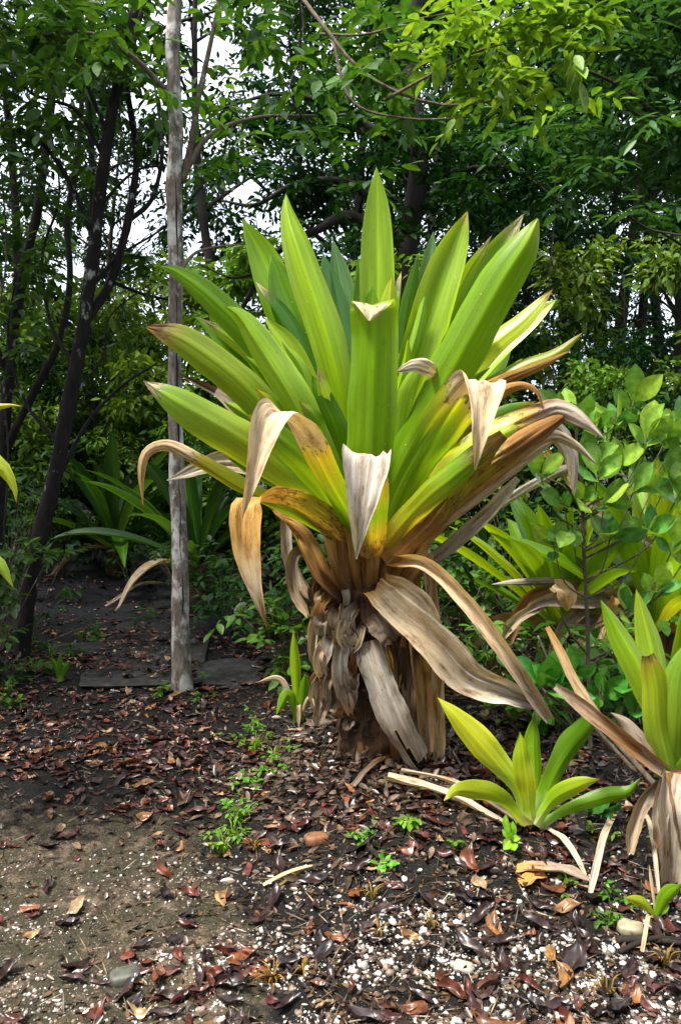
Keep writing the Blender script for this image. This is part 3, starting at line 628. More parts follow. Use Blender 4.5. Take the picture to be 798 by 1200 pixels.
    # narrow shreds and fibres hanging round the stem
    for k in range(44):
        x0 = random.choice([random.uniform(372, 402), random.uniform(445, 505), random.uniform(470, 512), random.uniform(460, 512)]); y0 = random.uniform(680, 800); x1 = x0 + random.uniform(-14, 14); ln = random.uniform(40, 130) * (.4 if x0 < 410 else 1); y1 = min(y0 + ln, 915)
        z0 = -.14 + abs(x0 - 440) * .001
        dl([(x0, y0, z0), ((x0 + x1) / 2 + random.uniform(-8, 8), (y0 + y1) / 2, z0 - .05 - random.uniform(0, .05)), (x1, y1, z0 - .04)], random.uniform(6, 17), [(0, 'K'), (.4, random.choice('SBNKT')), (1, random.choice('SBTKG'))], n=22, m=5, tear=False, fold=random.uniform(.3, 1.0))
    # long dry leaves arching to the ground on the right
    dl([(462, 655, -.18), (500, 662, -.32), (545, 705, -.42), (590, 765, -.48), (625, 818, -.5), (642, 842, -.5)], 34, [(0, 'N'), (.15, 'T'), (.6, 'T'), (.85, 'S'), (1, 'S')], prof='band', fold=1.1, n=56, curl=.2, tear=False, crease=.12)
    dl([(440, 690, -.2), (468, 718, -.36), (505, 750, -.44), (545, 792, -.48), (595, 812, -.48), (640, 832, -.47)], 62, [(0, 'N'), (.1, 'T'), (.5, 'T'), (.8, 'G'), (1, 'S')], prof='dead', fold=.6, n=56, curl=.5, roll=-.15, tear=False, crease=.55)
    dl([(452, 680, -.2), (475, 690, -.3), (500, 715, -.36), (520, 760, -.38)], 32, [(0, 'N'), (.4, 'T'), (1, 'S')], prof='dead', fold=.5, curl=.4, tear=False)
giant_bromeliad()

# ------------------------------------------------------------------ other bromeliads
def rosette(name, base, n, length, width, label, group=None, el=(25, 82), droop=0.5, cols=None, dead=3, seed=1, az=None, stem=0.0, prof='ros', only=None):
    rs = random.Random(seed)
    r = thing(name, tuple(base), label, "bromeliad", group)
    b0 = np.asarray(base, float) + np.array([0, 0, stem])
    cols = cols or [[(0, 'm'), (1, 'm')]]
    for k in range(n):
        phi = (k * 2.39996 + rs.uniform(-.25, .25)) if az is None else az[k % len(az)]
        u = (k + 0.5) / n
        e0 = math.radians(el[0] + (el[1] - el[0]) * u + rs.uniform(-6, 6))
        L = length * (1 - 0.25 * u) * rs.uniform(.85, 1.1)
        P = [b0.copy()]; e = e0; st = 7
        for i in range(st):
            d = np.array([math.cos(e) * math.cos(phi), math.cos(e) * math.sin(phi), math.sin(e)])
            P.append(P[-1] + d * L / st); e -= droop * (0.4 + i / st) * rs.uniform(.7, 1.2) / st * 2 * math.cos(e0 * 0.7)
        S = (-math.sin(phi), math.cos(phi), 0)
        c = rs.choice(cols)
        strap('leaf', r, np.array(P), width * rs.uniform(.85, 1.1), c, prof=prof, S=S, roll=rs.uniform(-.35, .35), fold=rs.uniform(.25, .55), hint=(0, 0, 1), n=26, m=7, seed=seed + k * 1.3)
    for k in range(dead):
        phi = rs.uniform(0, 6.28); L = length * rs.uniform(.6, 1.0)
        P = [b0]; e = math.radians(rs.uniform(5, 30))
        for i in range(6):
            d = np.array([math.cos(e) * math.cos(phi), math.cos(e) * math.sin(phi), math.sin(e)])
            q = P[-1] + d * L / 6
            q[2] = max(q[2], terrain(q[0], q[1]) + 0.02); P.append(q); e -= rs.uniform(.2, .5)
        strap('dead_leaf', r, np.array(P), width * rs.uniform(.6, .9), [(0, 'B'), (.3, rs.choice('TSN')), (1, rs.choice('GST'))], prof='dead', S=(-math.sin(phi), math.cos(phi), 0), fold=.6, n=22, m=7, seed=seed + 50 + k, curl=.4)
    if stem:
        mb = MB(); tube(mb, [np.asarray(base) - [0, 0, .05], b0 + [0, 0, .03]], [width * .55, width * .6], 10, 8, .2)
        link('stem', mb.mesh('stem', M_STALK, r.location), r)
    return r
GRN = [[(0, 'l'), (.2, 'g'), (1, 'g')], [(0, 'g'), (1, 'm')], [(0, 'l'), (.3, 'y'), (1, 'g')]]
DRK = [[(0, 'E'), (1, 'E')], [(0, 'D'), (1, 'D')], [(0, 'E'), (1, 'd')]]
def gpt(px, Y): p = at(px, 600, Y); return np.array([p[0], Y, terrain(p[0], Y)])
rosette("bromeliad", gpt(658, 4.7), 24, 1.15, .165, "yellow-green bromeliad behind the leathery-leaved sapling, between it and the giant one", cols=GRN, seed=3, dead=9, el=(30, 86), droop=.4, stem=.3)
rosette("bromeliad", gpt(772, 4.4), 24, 1.25, .175, "yellow-green bromeliad with wide leaves standing behind the sapling at the right edge", cols=GRN, seed=8, dead=9, el=(30, 86), droop=.35, stem=.35)
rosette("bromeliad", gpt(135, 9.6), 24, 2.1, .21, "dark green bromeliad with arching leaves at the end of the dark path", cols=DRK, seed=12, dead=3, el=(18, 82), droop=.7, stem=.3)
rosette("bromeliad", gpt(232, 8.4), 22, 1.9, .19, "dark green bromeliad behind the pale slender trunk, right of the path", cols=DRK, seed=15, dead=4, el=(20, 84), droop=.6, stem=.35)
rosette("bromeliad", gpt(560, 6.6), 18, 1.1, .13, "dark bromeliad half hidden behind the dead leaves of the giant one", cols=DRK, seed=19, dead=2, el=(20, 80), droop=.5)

_rb = [o for o in scene.objects if o.get("label", "").startswith("yellow-green bromeliad behind the leathery")][0]
for pts, w, c in (([(702, 688, -.1), (640, 683, -.2), (576, 685, -.25)], 13, [(0, 'K'), (.3, 'S'), (1, 'G')]), ([(760, 690, -.15), (700, 702, -.25), (640, 704, -.3), (608, 722, -.3)], 26, [(0, 'B'), (.4, 'S'), (1, 'G')]), ([(640, 706, -.3), (600, 730, -.32), (572, 775, -.32)], 15, [(0, 'S'), (.5, 'T'), (1, 'S')]),
                  ([(650, 684, -.3), (662, 692, -.36), (664, 716, -.36)], 24, [(0, 'T'), (1, 'N')]), ([(640, 530, -.1), (680, 575, -.2), (735, 620, -.25), (795, 652, -.3)], 15, [(0, 'N'), (.4, 'T'), (1, 'S')]), ([(700, 700, -.2), (660, 735, -.3), (640, 790, -.3)], 20, [(0, 'B'), (.5, 'S'), (1, 'T')]),
                  ([(560, 610, .1), (620, 570, -.1), (680, 545, -.25), (740, 560, -.3)], 14, [(0, 'S'), (.5, 'G'), (1, 'S')]), ([(720, 700, -.3), (690, 760, -.4), (650, 830, -.4)], 18, [(0, 'N'), (.5, 'T'), (1, 'S')]), ([(680, 690, -.2), (620, 700, -.25), (590, 760, -.25), (560, 800, -.2)], 16, [(0, 'B'), (.5, 'B'), (1, 'S')])):
    pleaf(_rb, 4.6, pts, w, c, name='dead_leaf', prof='dead', fold=.7, curl=.4, seed=w + pts[0][0] * .1, roll=.2, n=30)

# right-front bromeliad, cut by the frame
b = G(787, 1022); Y = b[1]
r = thing("bromeliad", tuple(b), "pale yellow bromeliad cut by the right edge, a torn dead leaf hanging below it", "bromeliad")
for pts, w, c, kw in (
    ([(785, 910, 0), (778, 860, -.02), (752, 790, 0), (722, 735, .04), (703, 702, .06)], 36, [(0, 'l'), (.3, 'y'), (1, 'g')], {}),
    ([(785, 910, 0), (775, 840, 0), (765, 770, .06), (745, 690, .1)], 36, [(0, 'l'), (.3, 'l'), (1, 'y')], {}),
    ([(785, 908, -.03), (772, 850, -.06), (768, 800, -.08), (760, 768, -.09)], 34, [(0, 'l'), (.8, 'y'), (.93, 'o'), (1, 'K')], dict(prof='torn')),
    ([(790, 910, 0), (795, 860, -.06), (800, 800, -.08), (806, 750, -.08)], 52, [(0, 'l'), (.4, 'y'), (1, 'l')], {}),
    ([(792, 912, 0), (815, 850, .06), (840, 780, .1), (850, 700, .12)], 50, [(0, 'l'), (.4, 'g'), (1, 'g')], {}),
    ([(788, 912, .02), (790, 850, .1), (800, 760, .18), (812, 680, .22)], 44, [(0, 'l'), (.4, 'g'), (1, 'g')], {}),
    ([(793, 912, 0), (820, 880, -.1), (850, 850, -.16), (880, 840, -.2)], 40, [(0, 'l'), (.4, 'g'), (1, 'y')], {}),
    ([(783, 912, -.02), (758, 880, -.04), (735, 850, -.02), (715, 835, .0)], 26, [(0, 'N'), (.5, 'S'), (1, 'S')], dict(prof='dead', fold=.7)),
    ):
    pleaf(r, Y, pts, w, c, seed=w * 1.7 + pts[-1][0], hint=(0, .3, 1), **{**dict(prof='ros', roll=random.uniform(-.2, .2)), **kw})
for pts, w, c in (([(786, 905, -.05), (782, 940, -.09), (786, 980, -.09), (783, 1040, -.06)], 34, [(0, 'S'), (.3, 'G'), (1, 'S')]),
                  ([(780, 905, -.03), (745, 880, -.03), (700, 845, .0), (650, 805, .08)], 20, [(0, 'S'), (.3, 'B'), (1, 'S')]),
                  ([(780, 905, -.02), (740, 872, .02), (690, 830, .06), (640, 735, .14)], 16, [(0, 'S'), (.5, 'T'), (1, 'N')]),
                  ([(790, 905, -.05), (800, 950, -.1), (806, 1000, -.1)], 30, [(0, 'B'), (1, 'S')])):
    pleaf(r, Y, pts, w, c, name='dead_leaf', prof='torn', fold=.6, curl=.4, seed=w, roll=.2)

mb = MB(); tube(mb, [b - [0, 0, .05], (b + at(788, 905, Y)) / 2, at(788, 900, Y)], [.045, .04, .05], 12, 14, .25); link("stem", mb.mesh("stem", M_STALK, r.location), r)
for pts, w, c in (([(795, 905, .03), (760, 930, .0), (742, 965, .0), (738, 1000, .0)], 18, [(0, 'B'), (.4, 'S'), (1, 'T')]), ([(782, 905, -.02), (772, 950, -.06), (776, 1000, -.07)], 22, [(0, 'S'), (.5, 'G'), (1, 'B')])):
    pleaf(r, Y, pts, w, c, name='dead_leaf', prof='torn', fold=.7, curl=.5, seed=w, roll=.3)
# small front bromeliad
b = G(622, 968); Y = b[1]
r = thing("bromeliad", tuple(b), "small bright bromeliad of few leaves in the front of the dead skirt, beside the pebbles", "bromeliad")
for pts, w, c, kw in (
    ([(618, 966, 0), (606, 925, -.02), (570, 880, -.03), (535, 840, 0), (512, 817, .03)], 38, [(0, 'w'), (.16, 'l'), (.35, 'l'), (.6, 'y'), (1, 'y')], dict(roll=.1)),
    ([(622, 966, -.03), (618, 925, -.06), (613, 890, -.06), (608, 858, -.04)], 32, [(0, 'w'), (.18, 'l'), (.4, 'y'), (1, 'g')], {}),
    ([(624, 962, .04), (625, 910, .08), (624, 870, .1), (626, 834, .12)], 26, [(0, 'l'), (.3, 'm'), (1, 'm')], {}),
    ([(628, 962, .02), (645, 915, .05), (670, 875, .08), (695, 845, .1), (703, 815, .1)], 40, [(0, 'w'), (.18, 'l'), (.2, 'g'), (1, 'm')], dict(roll=-.15)),
    ([(626, 966, -.04), (650, 935, -.1), (680, 920, -.14), (702, 913, -.16)], 26, [(0, 'w'), (.18, 'l'), (.4, 'g'), (1, 'y')], dict(roll=.3)),
    ([(630, 968, -.02), (665, 948, -.08), (705, 934, -.1), (735, 928, -.1), (750, 912, -.1)], 22, [(0, 'w'), (.18, 'l'), (.4, 'g'), (1, 'g')], dict(roll=.4)),
    ([(614, 968, -.03), (590, 940, -.12), (560, 928, -.16), (535, 926, -.18), (520, 938, -.18)], 30, [(0, 'w'), (.18, 'l'), (.3, 'g'), (.75, 'y'), (.92, 'y'), (1, 'C')], dict(roll=.2)),
    ):
    rl_ = kw.pop('roll', 0); kw['roll'] = (rl_ + .3, rl_ - .35)
    pleaf(r, Y, pts, w * .9, c, seed=w * 1.7 + pts[-1][0], hint=(0, .3, 1), n=36, wave=.07, **{**dict(prof='ros', fold=.3), **kw})

# tiny bromeliads
def tiny(px, py, leaves, label):
    b = G(px, py); Y = b[1]
    r = thing("bromeliad_seedling", tuple(b), label, "bromeliad")
    for dx, dy, mx, my, w, dz, c in leaves:
        pleaf(r, Y, [(px, py, 0), (px + mx, py - my, dz * .5), (px + dx, py - dy, dz)], w, [(0, 'l'), (.3, c), (1, c)], prof='ros', seed=px + dx, hint=(0, .3, 1), n=20, m=7, fold=.4)
    return r
rt = tiny(768, 1078, [(-36, 26, -14, 18, 15, -.03, 'y'), (30, 42, 12, 24, 22, -.03, 'g'), (-8, 66, -3, 32, 5, .03, 'T'), (16, 20, 6, 12, 12, .04, 'g')], "tiny bromeliad of two or three bright leaves on the pebbly soil at the right edge")
rt = tiny(350, 850, [(-6, 112, -4, 70, 14, .02, 'g'), (-26, 12, -12, 36, 14, -.08, 'g'), (8, 62, 6, 40, 14, -.03, 'm'), (-50, 50, -20, 52, 8, .0, 'T'), (22, 10, 12, 32, 6, -.06, 'T'), (0, -4, 0, 24, 6, -.03, 'T')], "young bromeliad with one tall narrow leaf on the bank left of the giant stem")
rt = tiny(70, 800, [(-10, 30, -4, 18, 8, 0, 'd'), (12, 26, 6, 16, 8, 0, 'd'), (2, 36, 0, 20, 7, 0, 'd')], "young dark bromeliad beside the path at the foot of the dark trunk")
# plant outside the left edge, only leaf tips in view
b = gpt(-95, 2.9); Y = 2.9
r = thing("bromeliad", tuple(b), "bromeliad beyond the left edge with pale leaf tips reaching into view", "bromeliad")
for pts, w, c in (
    ([(-95, 830, 0), (-80, 650, .05), (-45, 520, .1), (-5, 478, .12), (27, 476, .12)], 26, [(0, 'g'), (.7, 'g'), (.93, 'y'), (1, 'o')]),
    ([(-95, 830, 0), (-75, 640, -.05), (-40, 540, -.08), (0, 548, -.1), (16, 572, -.1), (20, 590, -.1)], 40, [(0, 'g'), (.75, 'y'), (.9, 'y'), (.96, 'y'), (1, 'N')]),
    ([(-95, 830, 0), (-70, 720, -.1), (-40, 660, -.12), (-5, 660, -.14), (16, 688, -.14)], 36, [(0, 'g'), (.6, 'l'), (1, 'y')]),
    ([(-95, 830, 0), (-100, 650, .1), (-110, 500, .2), (-130, 380, .3)], 50, [(0, 'g'), (1, 'g')]),
    ([(-95, 830, 0), (-130, 650, .1), (-170, 550, .2), (-230, 500, .3)], 50, [(0, 'g'), (1, 'g')]),
    ([(-95, 830, 0), (-110, 700, -.2), (-130, 600, -.4), (-140, 560, -.5)], 50, [(0, 'g'), (1, 'm')])):
    pleaf(r, Y, pts, w, c, seed=w + pts[-1][0], hint=(0, .3, 1), prof='ros', n=30)

# ------------------------------------------------------------------ leaf clouds, twigs, trees
def leaf_cloud(mb, P, D, size, aspect=0.42, cols=((0.04, 0.1, 0.02), (0.08, 0.17, 0.03)), tilt=0.5, fold=0.18, rs=None, colv=None, droop=0.15, up=None, six=False):
    """P: (N,3) leaf bases, D: (N,3) leaf directions; folded six-point blades"""
    rs = rs or rng; N = len(P)
    if N == 0: return
    D = unit(np.asarray(D, float) + rs.normal(0, .05, (N, 3)))
    U = rs.normal(0, tilt, (N, 3)) + (np.array([0, 0, 1.0]) if up is None else up)
    S = unit(np.cross(D, U)); W = np.cross(S, D)
    L = size * rs.uniform(.65, 1.25, N)[:, None]; w = L * aspect * rs.uniform(.8, 1.2, N)[:, None] / 2
    f = fold * w * 2 * rs.uniform(.3, 1.4, N)[:, None]
    if six:
        us = [(0, 0, 0), (.18, .62, .6), (.42, 1, 1), (.68, .86, .9), (.88, .42, .5), (1, 0, 0)]
        mids = [.42, .68]
        pts = [P]
        for u, a, b in us[1:5]:
            base = P + D * L * u - np.array([0, 0, 1.0]) * droop * L * u * u
            pts += [base + S * w * a + W * f * b, base - S * w * a + W * f * b]
        tip = P + D * L - np.array([0, 0, 1.0]) * droop * L
        mid1 = P + D * L * .3 - np.array([0, 0, 1.0]) * droop * L * .09
        mid2 = P + D * L * .68 - np.array([0, 0, 1.0]) * droop * L * .46
        pts += [tip, mid1, mid2]      # 0 base, 1-8 sides, 9 tip, 10 mid1, 11 mid2
        V = np.stack(pts, 1).reshape(-1, 3); k = 12
        o = (np.arange(N) * k)[:, None]
        Q = np.concatenate([o + np.array(q) for q in ([0, 10, 3, 1], [0, 2, 4, 10], [10, 11, 5, 3], [10, 4, 6, 11], [11, 9, 7, 5], [11, 6, 8, 9])])
    else:
        a1 = P + D * L * .33 - np.array([0, 0, 1.0]) * droop * L * .1; a2 = P + D * L * .7 - np.array([0, 0, 1.0]) * droop * L * .5
        V = np.stack([P, a1 + S * w + W * f, a2 + S * w * .75 + W * f * .7, P + D * L - np.array([0, 0, 1.0]) * droop * L, a2 - S * w * .75 + W * f * .7, a1 - S * w + W * f], 1).reshape(-1, 3); k = 6
        o = (np.arange(N) * k)[:, None]
        Q = np.concatenate([o + np.array([0, 3, 2, 1]), o + np.array([0, 5, 4, 3])])
    if colv is None:
        t = rs.beta(1.4, 2.2, N)[:, None]
        colv = np.asarray(cols[0]) * (1 - t) + np.asarray(cols[1]) * t
        colv = colv * rs.uniform(.75, 1.25, (N, 1))
    mb.add(V, Q, None, np.repeat(colv, k, 0))

def sprays(mb, C, n, reach, per, size, rs, flat=.5, **kw):
    """around each centre in C: n twigs with leaves in two ranks"""
    Ps, Ds = [], []
    for c in C:
        for _ in range(n):
            d = unit(rs.normal(0, 1, 3) * np.array([1, 1, flat])); L = reach * rs.uniform(.5, 1.1)
            s0 = c + rs.normal(0, .12, 3) * reach
            side = unit(np.cross(d, [0, 0, 1.0]) + rs.normal(0, .15, 3))
            for k in range(per):
                u = (k + 1) / per
                p = s0 + d * L * u - np.array([0, 0, .18 * L * u * u])
                sg = 1 if k % 2 else -1
                Ps.append(p); Ds.append(d * .55 + side * sg * .9 + np.array([0, 0, -.25]) + rs.normal(0, .2, 3) if k < per - 1 else d)
    leaf_cloud(mb, np.array(Ps), np.array(Ds), size, rs=rs, **kw)

FG = {'dark': ((0.004, 0.020, 0.003), (0.018, 0.060, 0.006)), 'mid': ((0.008, 0.038, 0.004), (0.036, 0.10, 0.008)), 'light': ((0.05, 0.12, 0.012), (0.15, 0.25, 0.025)), 'blue': ((0.005, 0.025, 0.008), (0.019, 0.062, 0.016))}

def forest_tree_meshes(seed, H, bare, rad, ncl, per, leaf, kind, trunk_r, lean=0.0):
    """trunk with limbs running out to clumps of leaves"""
    rs = np.random.default_rng(seed)
    tb, cb = MB(), MB()
    top = np.array([lean * H, rs.uniform(-.3, .3), H * .9])
    tp = np.array([[0, 0, -.15], [top[0] * .15 + rs.uniform(-.12, .12), rs.uniform(-.12, .12), H * .25], [top[0] * .5 + rs.uniform(-.25, .25), rs.uniform(-.2, .2), H * .55], top])
    trunk_r *= .72; trr = np.array([trunk_r * 1.25, trunk_r, trunk_r * .7, trunk_r * .2])
    tube(tb, tp, trr, 10, 30, .15, seed=seed)
    tpl = spline(np.column_stack([tp, trr]), 60)
    cs = []
    for k in range(ncl):
        u = rs.uniform(0, 1) ** .8
        z = bare * H + (1.03 - bare) * H * u
        rr = rad * math.sqrt(max(.08, 1 - ((u - .4) / .72) ** 2)) * rs.uniform(.3, 1.0) ** .6
        a = rs.uniform(0, 6.283)
        ax = np.array([np.interp(min(z, H * .9), tpl[:, 2], tpl[:, 0]), np.interp(min(z, H * .9), tpl[:, 2], tpl[:, 1]), 0])
        c = ax + np.array([math.cos(a) * rr, math.sin(a) * rr, z]); cs.append(c)
        if k % 3 == 0:
            j = np.searchsorted(tpl[:, 2], max(z - rr * rs.uniform(.3, .9), bare * H * .8)); j = min(j, 54)
            s = tpl[j, :3]; mid = (s + c) / 2 + np.array([rs.uniform(-.2, .2), rs.uniform(-.2, .2), rs.uniform(-.1, .35)])
            r0 = tpl[j, 3] * rs.uniform(.3, .6)
            tube(tb, [s, mid, c], [r0, r0 * .6, r0 * .15], 6, 12, .1, seed=k)
    cs = np.array(cs)
    for c in cs:
        # one clump: leaves scattered on short shoots, denser at the heart
        n = int(per * .8 * rs.uniform(.6, 1.3)); R = rs.uniform(.35, .8) * rad * .36
        d = unit(rs.normal(0, 1, (n, 3))); q = c + d * (R * rs.uniform(.15, 1, (n, 1)) ** .6) * np.array([1, 1, .62])
        base = np.array(FG[kind]); t = rs.uniform(-.1, .25)
        cols = (base[0] * (1 + t), base[1] * (1 + t))
        leaf_cloud(cb, q, d * np.array([1, 1, .4]) + rs.normal(0, .5, (n, 3)) + np.array([0, 0, -.3]), leaf, rs=rs, cols=cols, tilt=.55)
    return tb.mesh("trunk", M_FAR), cb.mesh("crown", M_FOREST)

def add_tree(name, meshes, loc, rot, sc, label, group, cat="tree"):
    r = thing(name, loc, label, cat, group); r.rotation_euler = (0, 0, rot); r.scale = sc
    link("trunk" if cat == "tree" else "stem", meshes[0], r); link("crown" if cat == "tree" else "foliage", meshes[1], r)
    return r

TREES = [forest_tree_meshes(101, 9.5, .28, 2.3, 66, 240, .12, 'dark', .13, .05), forest_tree_meshes(102, 11, .38, 2.4, 66, 240, .115, 'mid', .15, -.06),
         forest_tree_meshes(103, 8.5, .2, 2.2, 66, 230, .125, 'blue', .11, .1), forest_tree_meshes(104, 12, .45, 2.6, 70, 240, .12, 'dark', .17, 0)]
TALL = [forest_tree_meshes(111, 12, .52, 1.7, 34, 110, .15, 'dark', .12, .02), forest_tree_meshes(112, 13, .5, 1.8, 36, 110, .15, 'blue', .14, -.03)]
SHRUBS = [forest_tree_meshes(121, 2.4, .05, 1.0, 34, 110, .11, 'mid', .03, .1), forest_tree_meshes(122, 3.4, .08, 1.2, 40, 110, .12, 'light', .035, -.1),
          forest_tree_meshes(123, 1.7, .02, .9, 28, 110, .12, 'dark', .025, .1), forest_tree_meshes(124, 2.8, .05, 1.1, 36, 110, .1, 'dark', .03, 0)]

def place(kind_list, name, items, labelf, group, cat="tree"):
    protos = {}
    for (px, Y, k, s) in items:
        x = (px - CX) / F * Y; loc = (x, Y, terrain(x, Y) - .03); rot = rng.uniform(0, 6.283)
        sc = (s * rng.uniform(.92, 1.08), s * rng.uniform(.92, 1.08), s * rng.uniform(.95, 1.1))
        lab = labelf(px, Y)
        if k not in protos: protos[k] = add_tree(name, kind_list[k], loc, rot, sc, lab, group, cat)
        else: dup(protos[k], loc, rot, sc, lab, group)
    return protos

def side_label(a, b, c):
    return lambda px, Y: a if px < 300 else (b if px < 520 else c)
mid_trees = [(680, 15.5, 2, 1), (-150, 9.5, 0, 1), (20, 12.5, 1, .9), (130, 15.0, 2, 1.0), (400, 13.0, 0, 1.0), (510, 11.0, 2, 1.05), (590, 13.5, 1, .95), (800, 11.5, 2, 1.05), (900, 10.0, 3, .95), (980, 13, 1, 1), (-280, 12, 3, 1), (450, 16, 3, 1.05)]
PROTO = place(TREES, "forest_tree", mid_trees, side_label("dense dark forest tree behind the dark path and leaning trunks", "dense forest tree straight behind the giant bromeliad", "dense forest tree behind the sapling and right-hand bromeliads"), "forest trees behind the clearing")
far_trees = [(px, Y, k % 4, s) for k, (px, Y, s) in enumerate([(-120, 19, 1), (30, 21, .85), (180, 22, .8), (470, 21, 1), (560, 19.5, 1), (680, 22, .9), (790, 19, .9), (880, 21, 1), (970, 18, 1), (-250, 22, 1)])]
place(TREES, "forest_tree", far_trees, side_label("far forest tree seen through the gaps behind the dark trunks", "far forest tree seen through gaps behind the giant bromeliad", "far forest tree seen through gaps at the right"), "far trees deep in the forest")
tall_trees = [(655, 13.5, 0, 1), (722, 12.5, 1, .95), (748, 13.2, 0, 1), (768, 15.5, 1, 1), (700, 16.5, 0, 1), (610, 16, 1, 1), (790, 17, 0, 1), (108, 13, 0, .9), (265, 11.5, 1, .8), (350, 16, 0, 1)]
place(TALL, "slender_tree", tall_trees, side_label("slender tree with a thin bare dark trunk behind the path", "slender bare-trunked tree behind the giant bromeliad", "slender tree with a bare dark trunk in shade behind the sapling"), "slender trees with bare dark trunks")
shr = []
_r = np.random.default_rng(5)
for px, Y in [(-60, 8.6), (10, 9.8), (60, 11.0), (120, 11.6), (180, 10.8), (250, 10.2), (300, 9.2), (345, 8.2), (380, 9.4), (430, 7.8), (480, 9.0), (530, 8.2), (575, 8.8), (620, 7.8), (670, 9.0), (720, 8.2), (770, 9.2), (820, 7.6), (880, 9), (40, 13), (210, 13.5), (330, 11.5), (450, 11), (560, 11.5), (650, 12), (740, 12), (840, 12), (-120, 11), (-200, 9), (950, 10), (75, 10.2), (110, 10.6), (150, 10.4), (185, 11.4), (45, 10.8), (20, 12), (225, 11.2), (170, 12.2), (95, 12.4)]:
    k = int(_r.integers(0, 4))
    if 0 < px < 280 and Y > 10: k = 1  # light-leaved kind here: the backlight on the far foliage is put into its colour
    shr.append((px, Y, k, _r.uniform(.8, 1.15) * (.8 if Y < 9 else 1.0)))
place(SHRUBS, "understory_shrub", shr, side_label("leafy understory shrub at the far end of the dark path", "leafy understory shrub in shade behind the giant bromeliad", "leafy understory shrub in shade behind the sapling and bromeliads"), "understory shrubs along the forest edge", "shrub")

for x, y, k, lab in ((-4.5, 3.0, 1, "unseen forest tree left of the clearing, its crown shading the path"), (-5.2, 5.6, 3, "unseen forest tree left of the leaning trunks, placed to shade the far path")):
    dup(PROTO[k], (x, y, terrain(x, y) - .03), x * 3, (.85, .85, .85), lab, "unseen trees shading the path from the left")  # two trees out of view, placed so their crowns shade the path
# far-off wood, plus a leaf ring added behind the camera to block sky light
mb = MB(); rs = np.random.default_rng(77)
N = 15000
ang = rs.uniform(math.radians(200), math.radians(340), N); rad = rs.uniform(10, 15, N)
z = rs.beta(1.2, 1.3, N) * (8 + 2 * np.sin(ang * 9))
leaf_cloud(mb, np.stack([np.cos(ang) * rad * 1.1, 3 + np.sin(ang) * rad, z], 1), rs.normal(0, 1, (N, 3)) * [1, 1, .5], .5, rs=rs, cols=FG['mid'], tilt=.7)
N = 16000
x = rs.uniform(-30, 30, N); y = rs.uniform(29, 36, N); z = rs.beta(1.1, 1.8, N) * 5.5
P = np.stack([x, y, z + .5 * np.sin(x * 1.3) + .8 * np.sin(x * .45 + 2)], 1)
leaf_cloud(mb, P, rs.normal(0, 1, (N, 3)) * [1, 1, .5], .42, rs=rs, cols=FG['mid'], tilt=.7)
tag(link("distant_forest_and_screen", mb.mesh("distant_forest_and_screen", M_FOREST)), "far-off wood closing the view between the trunks, and an unseen leaf ring behind the camera", "forest", kind="stuff")

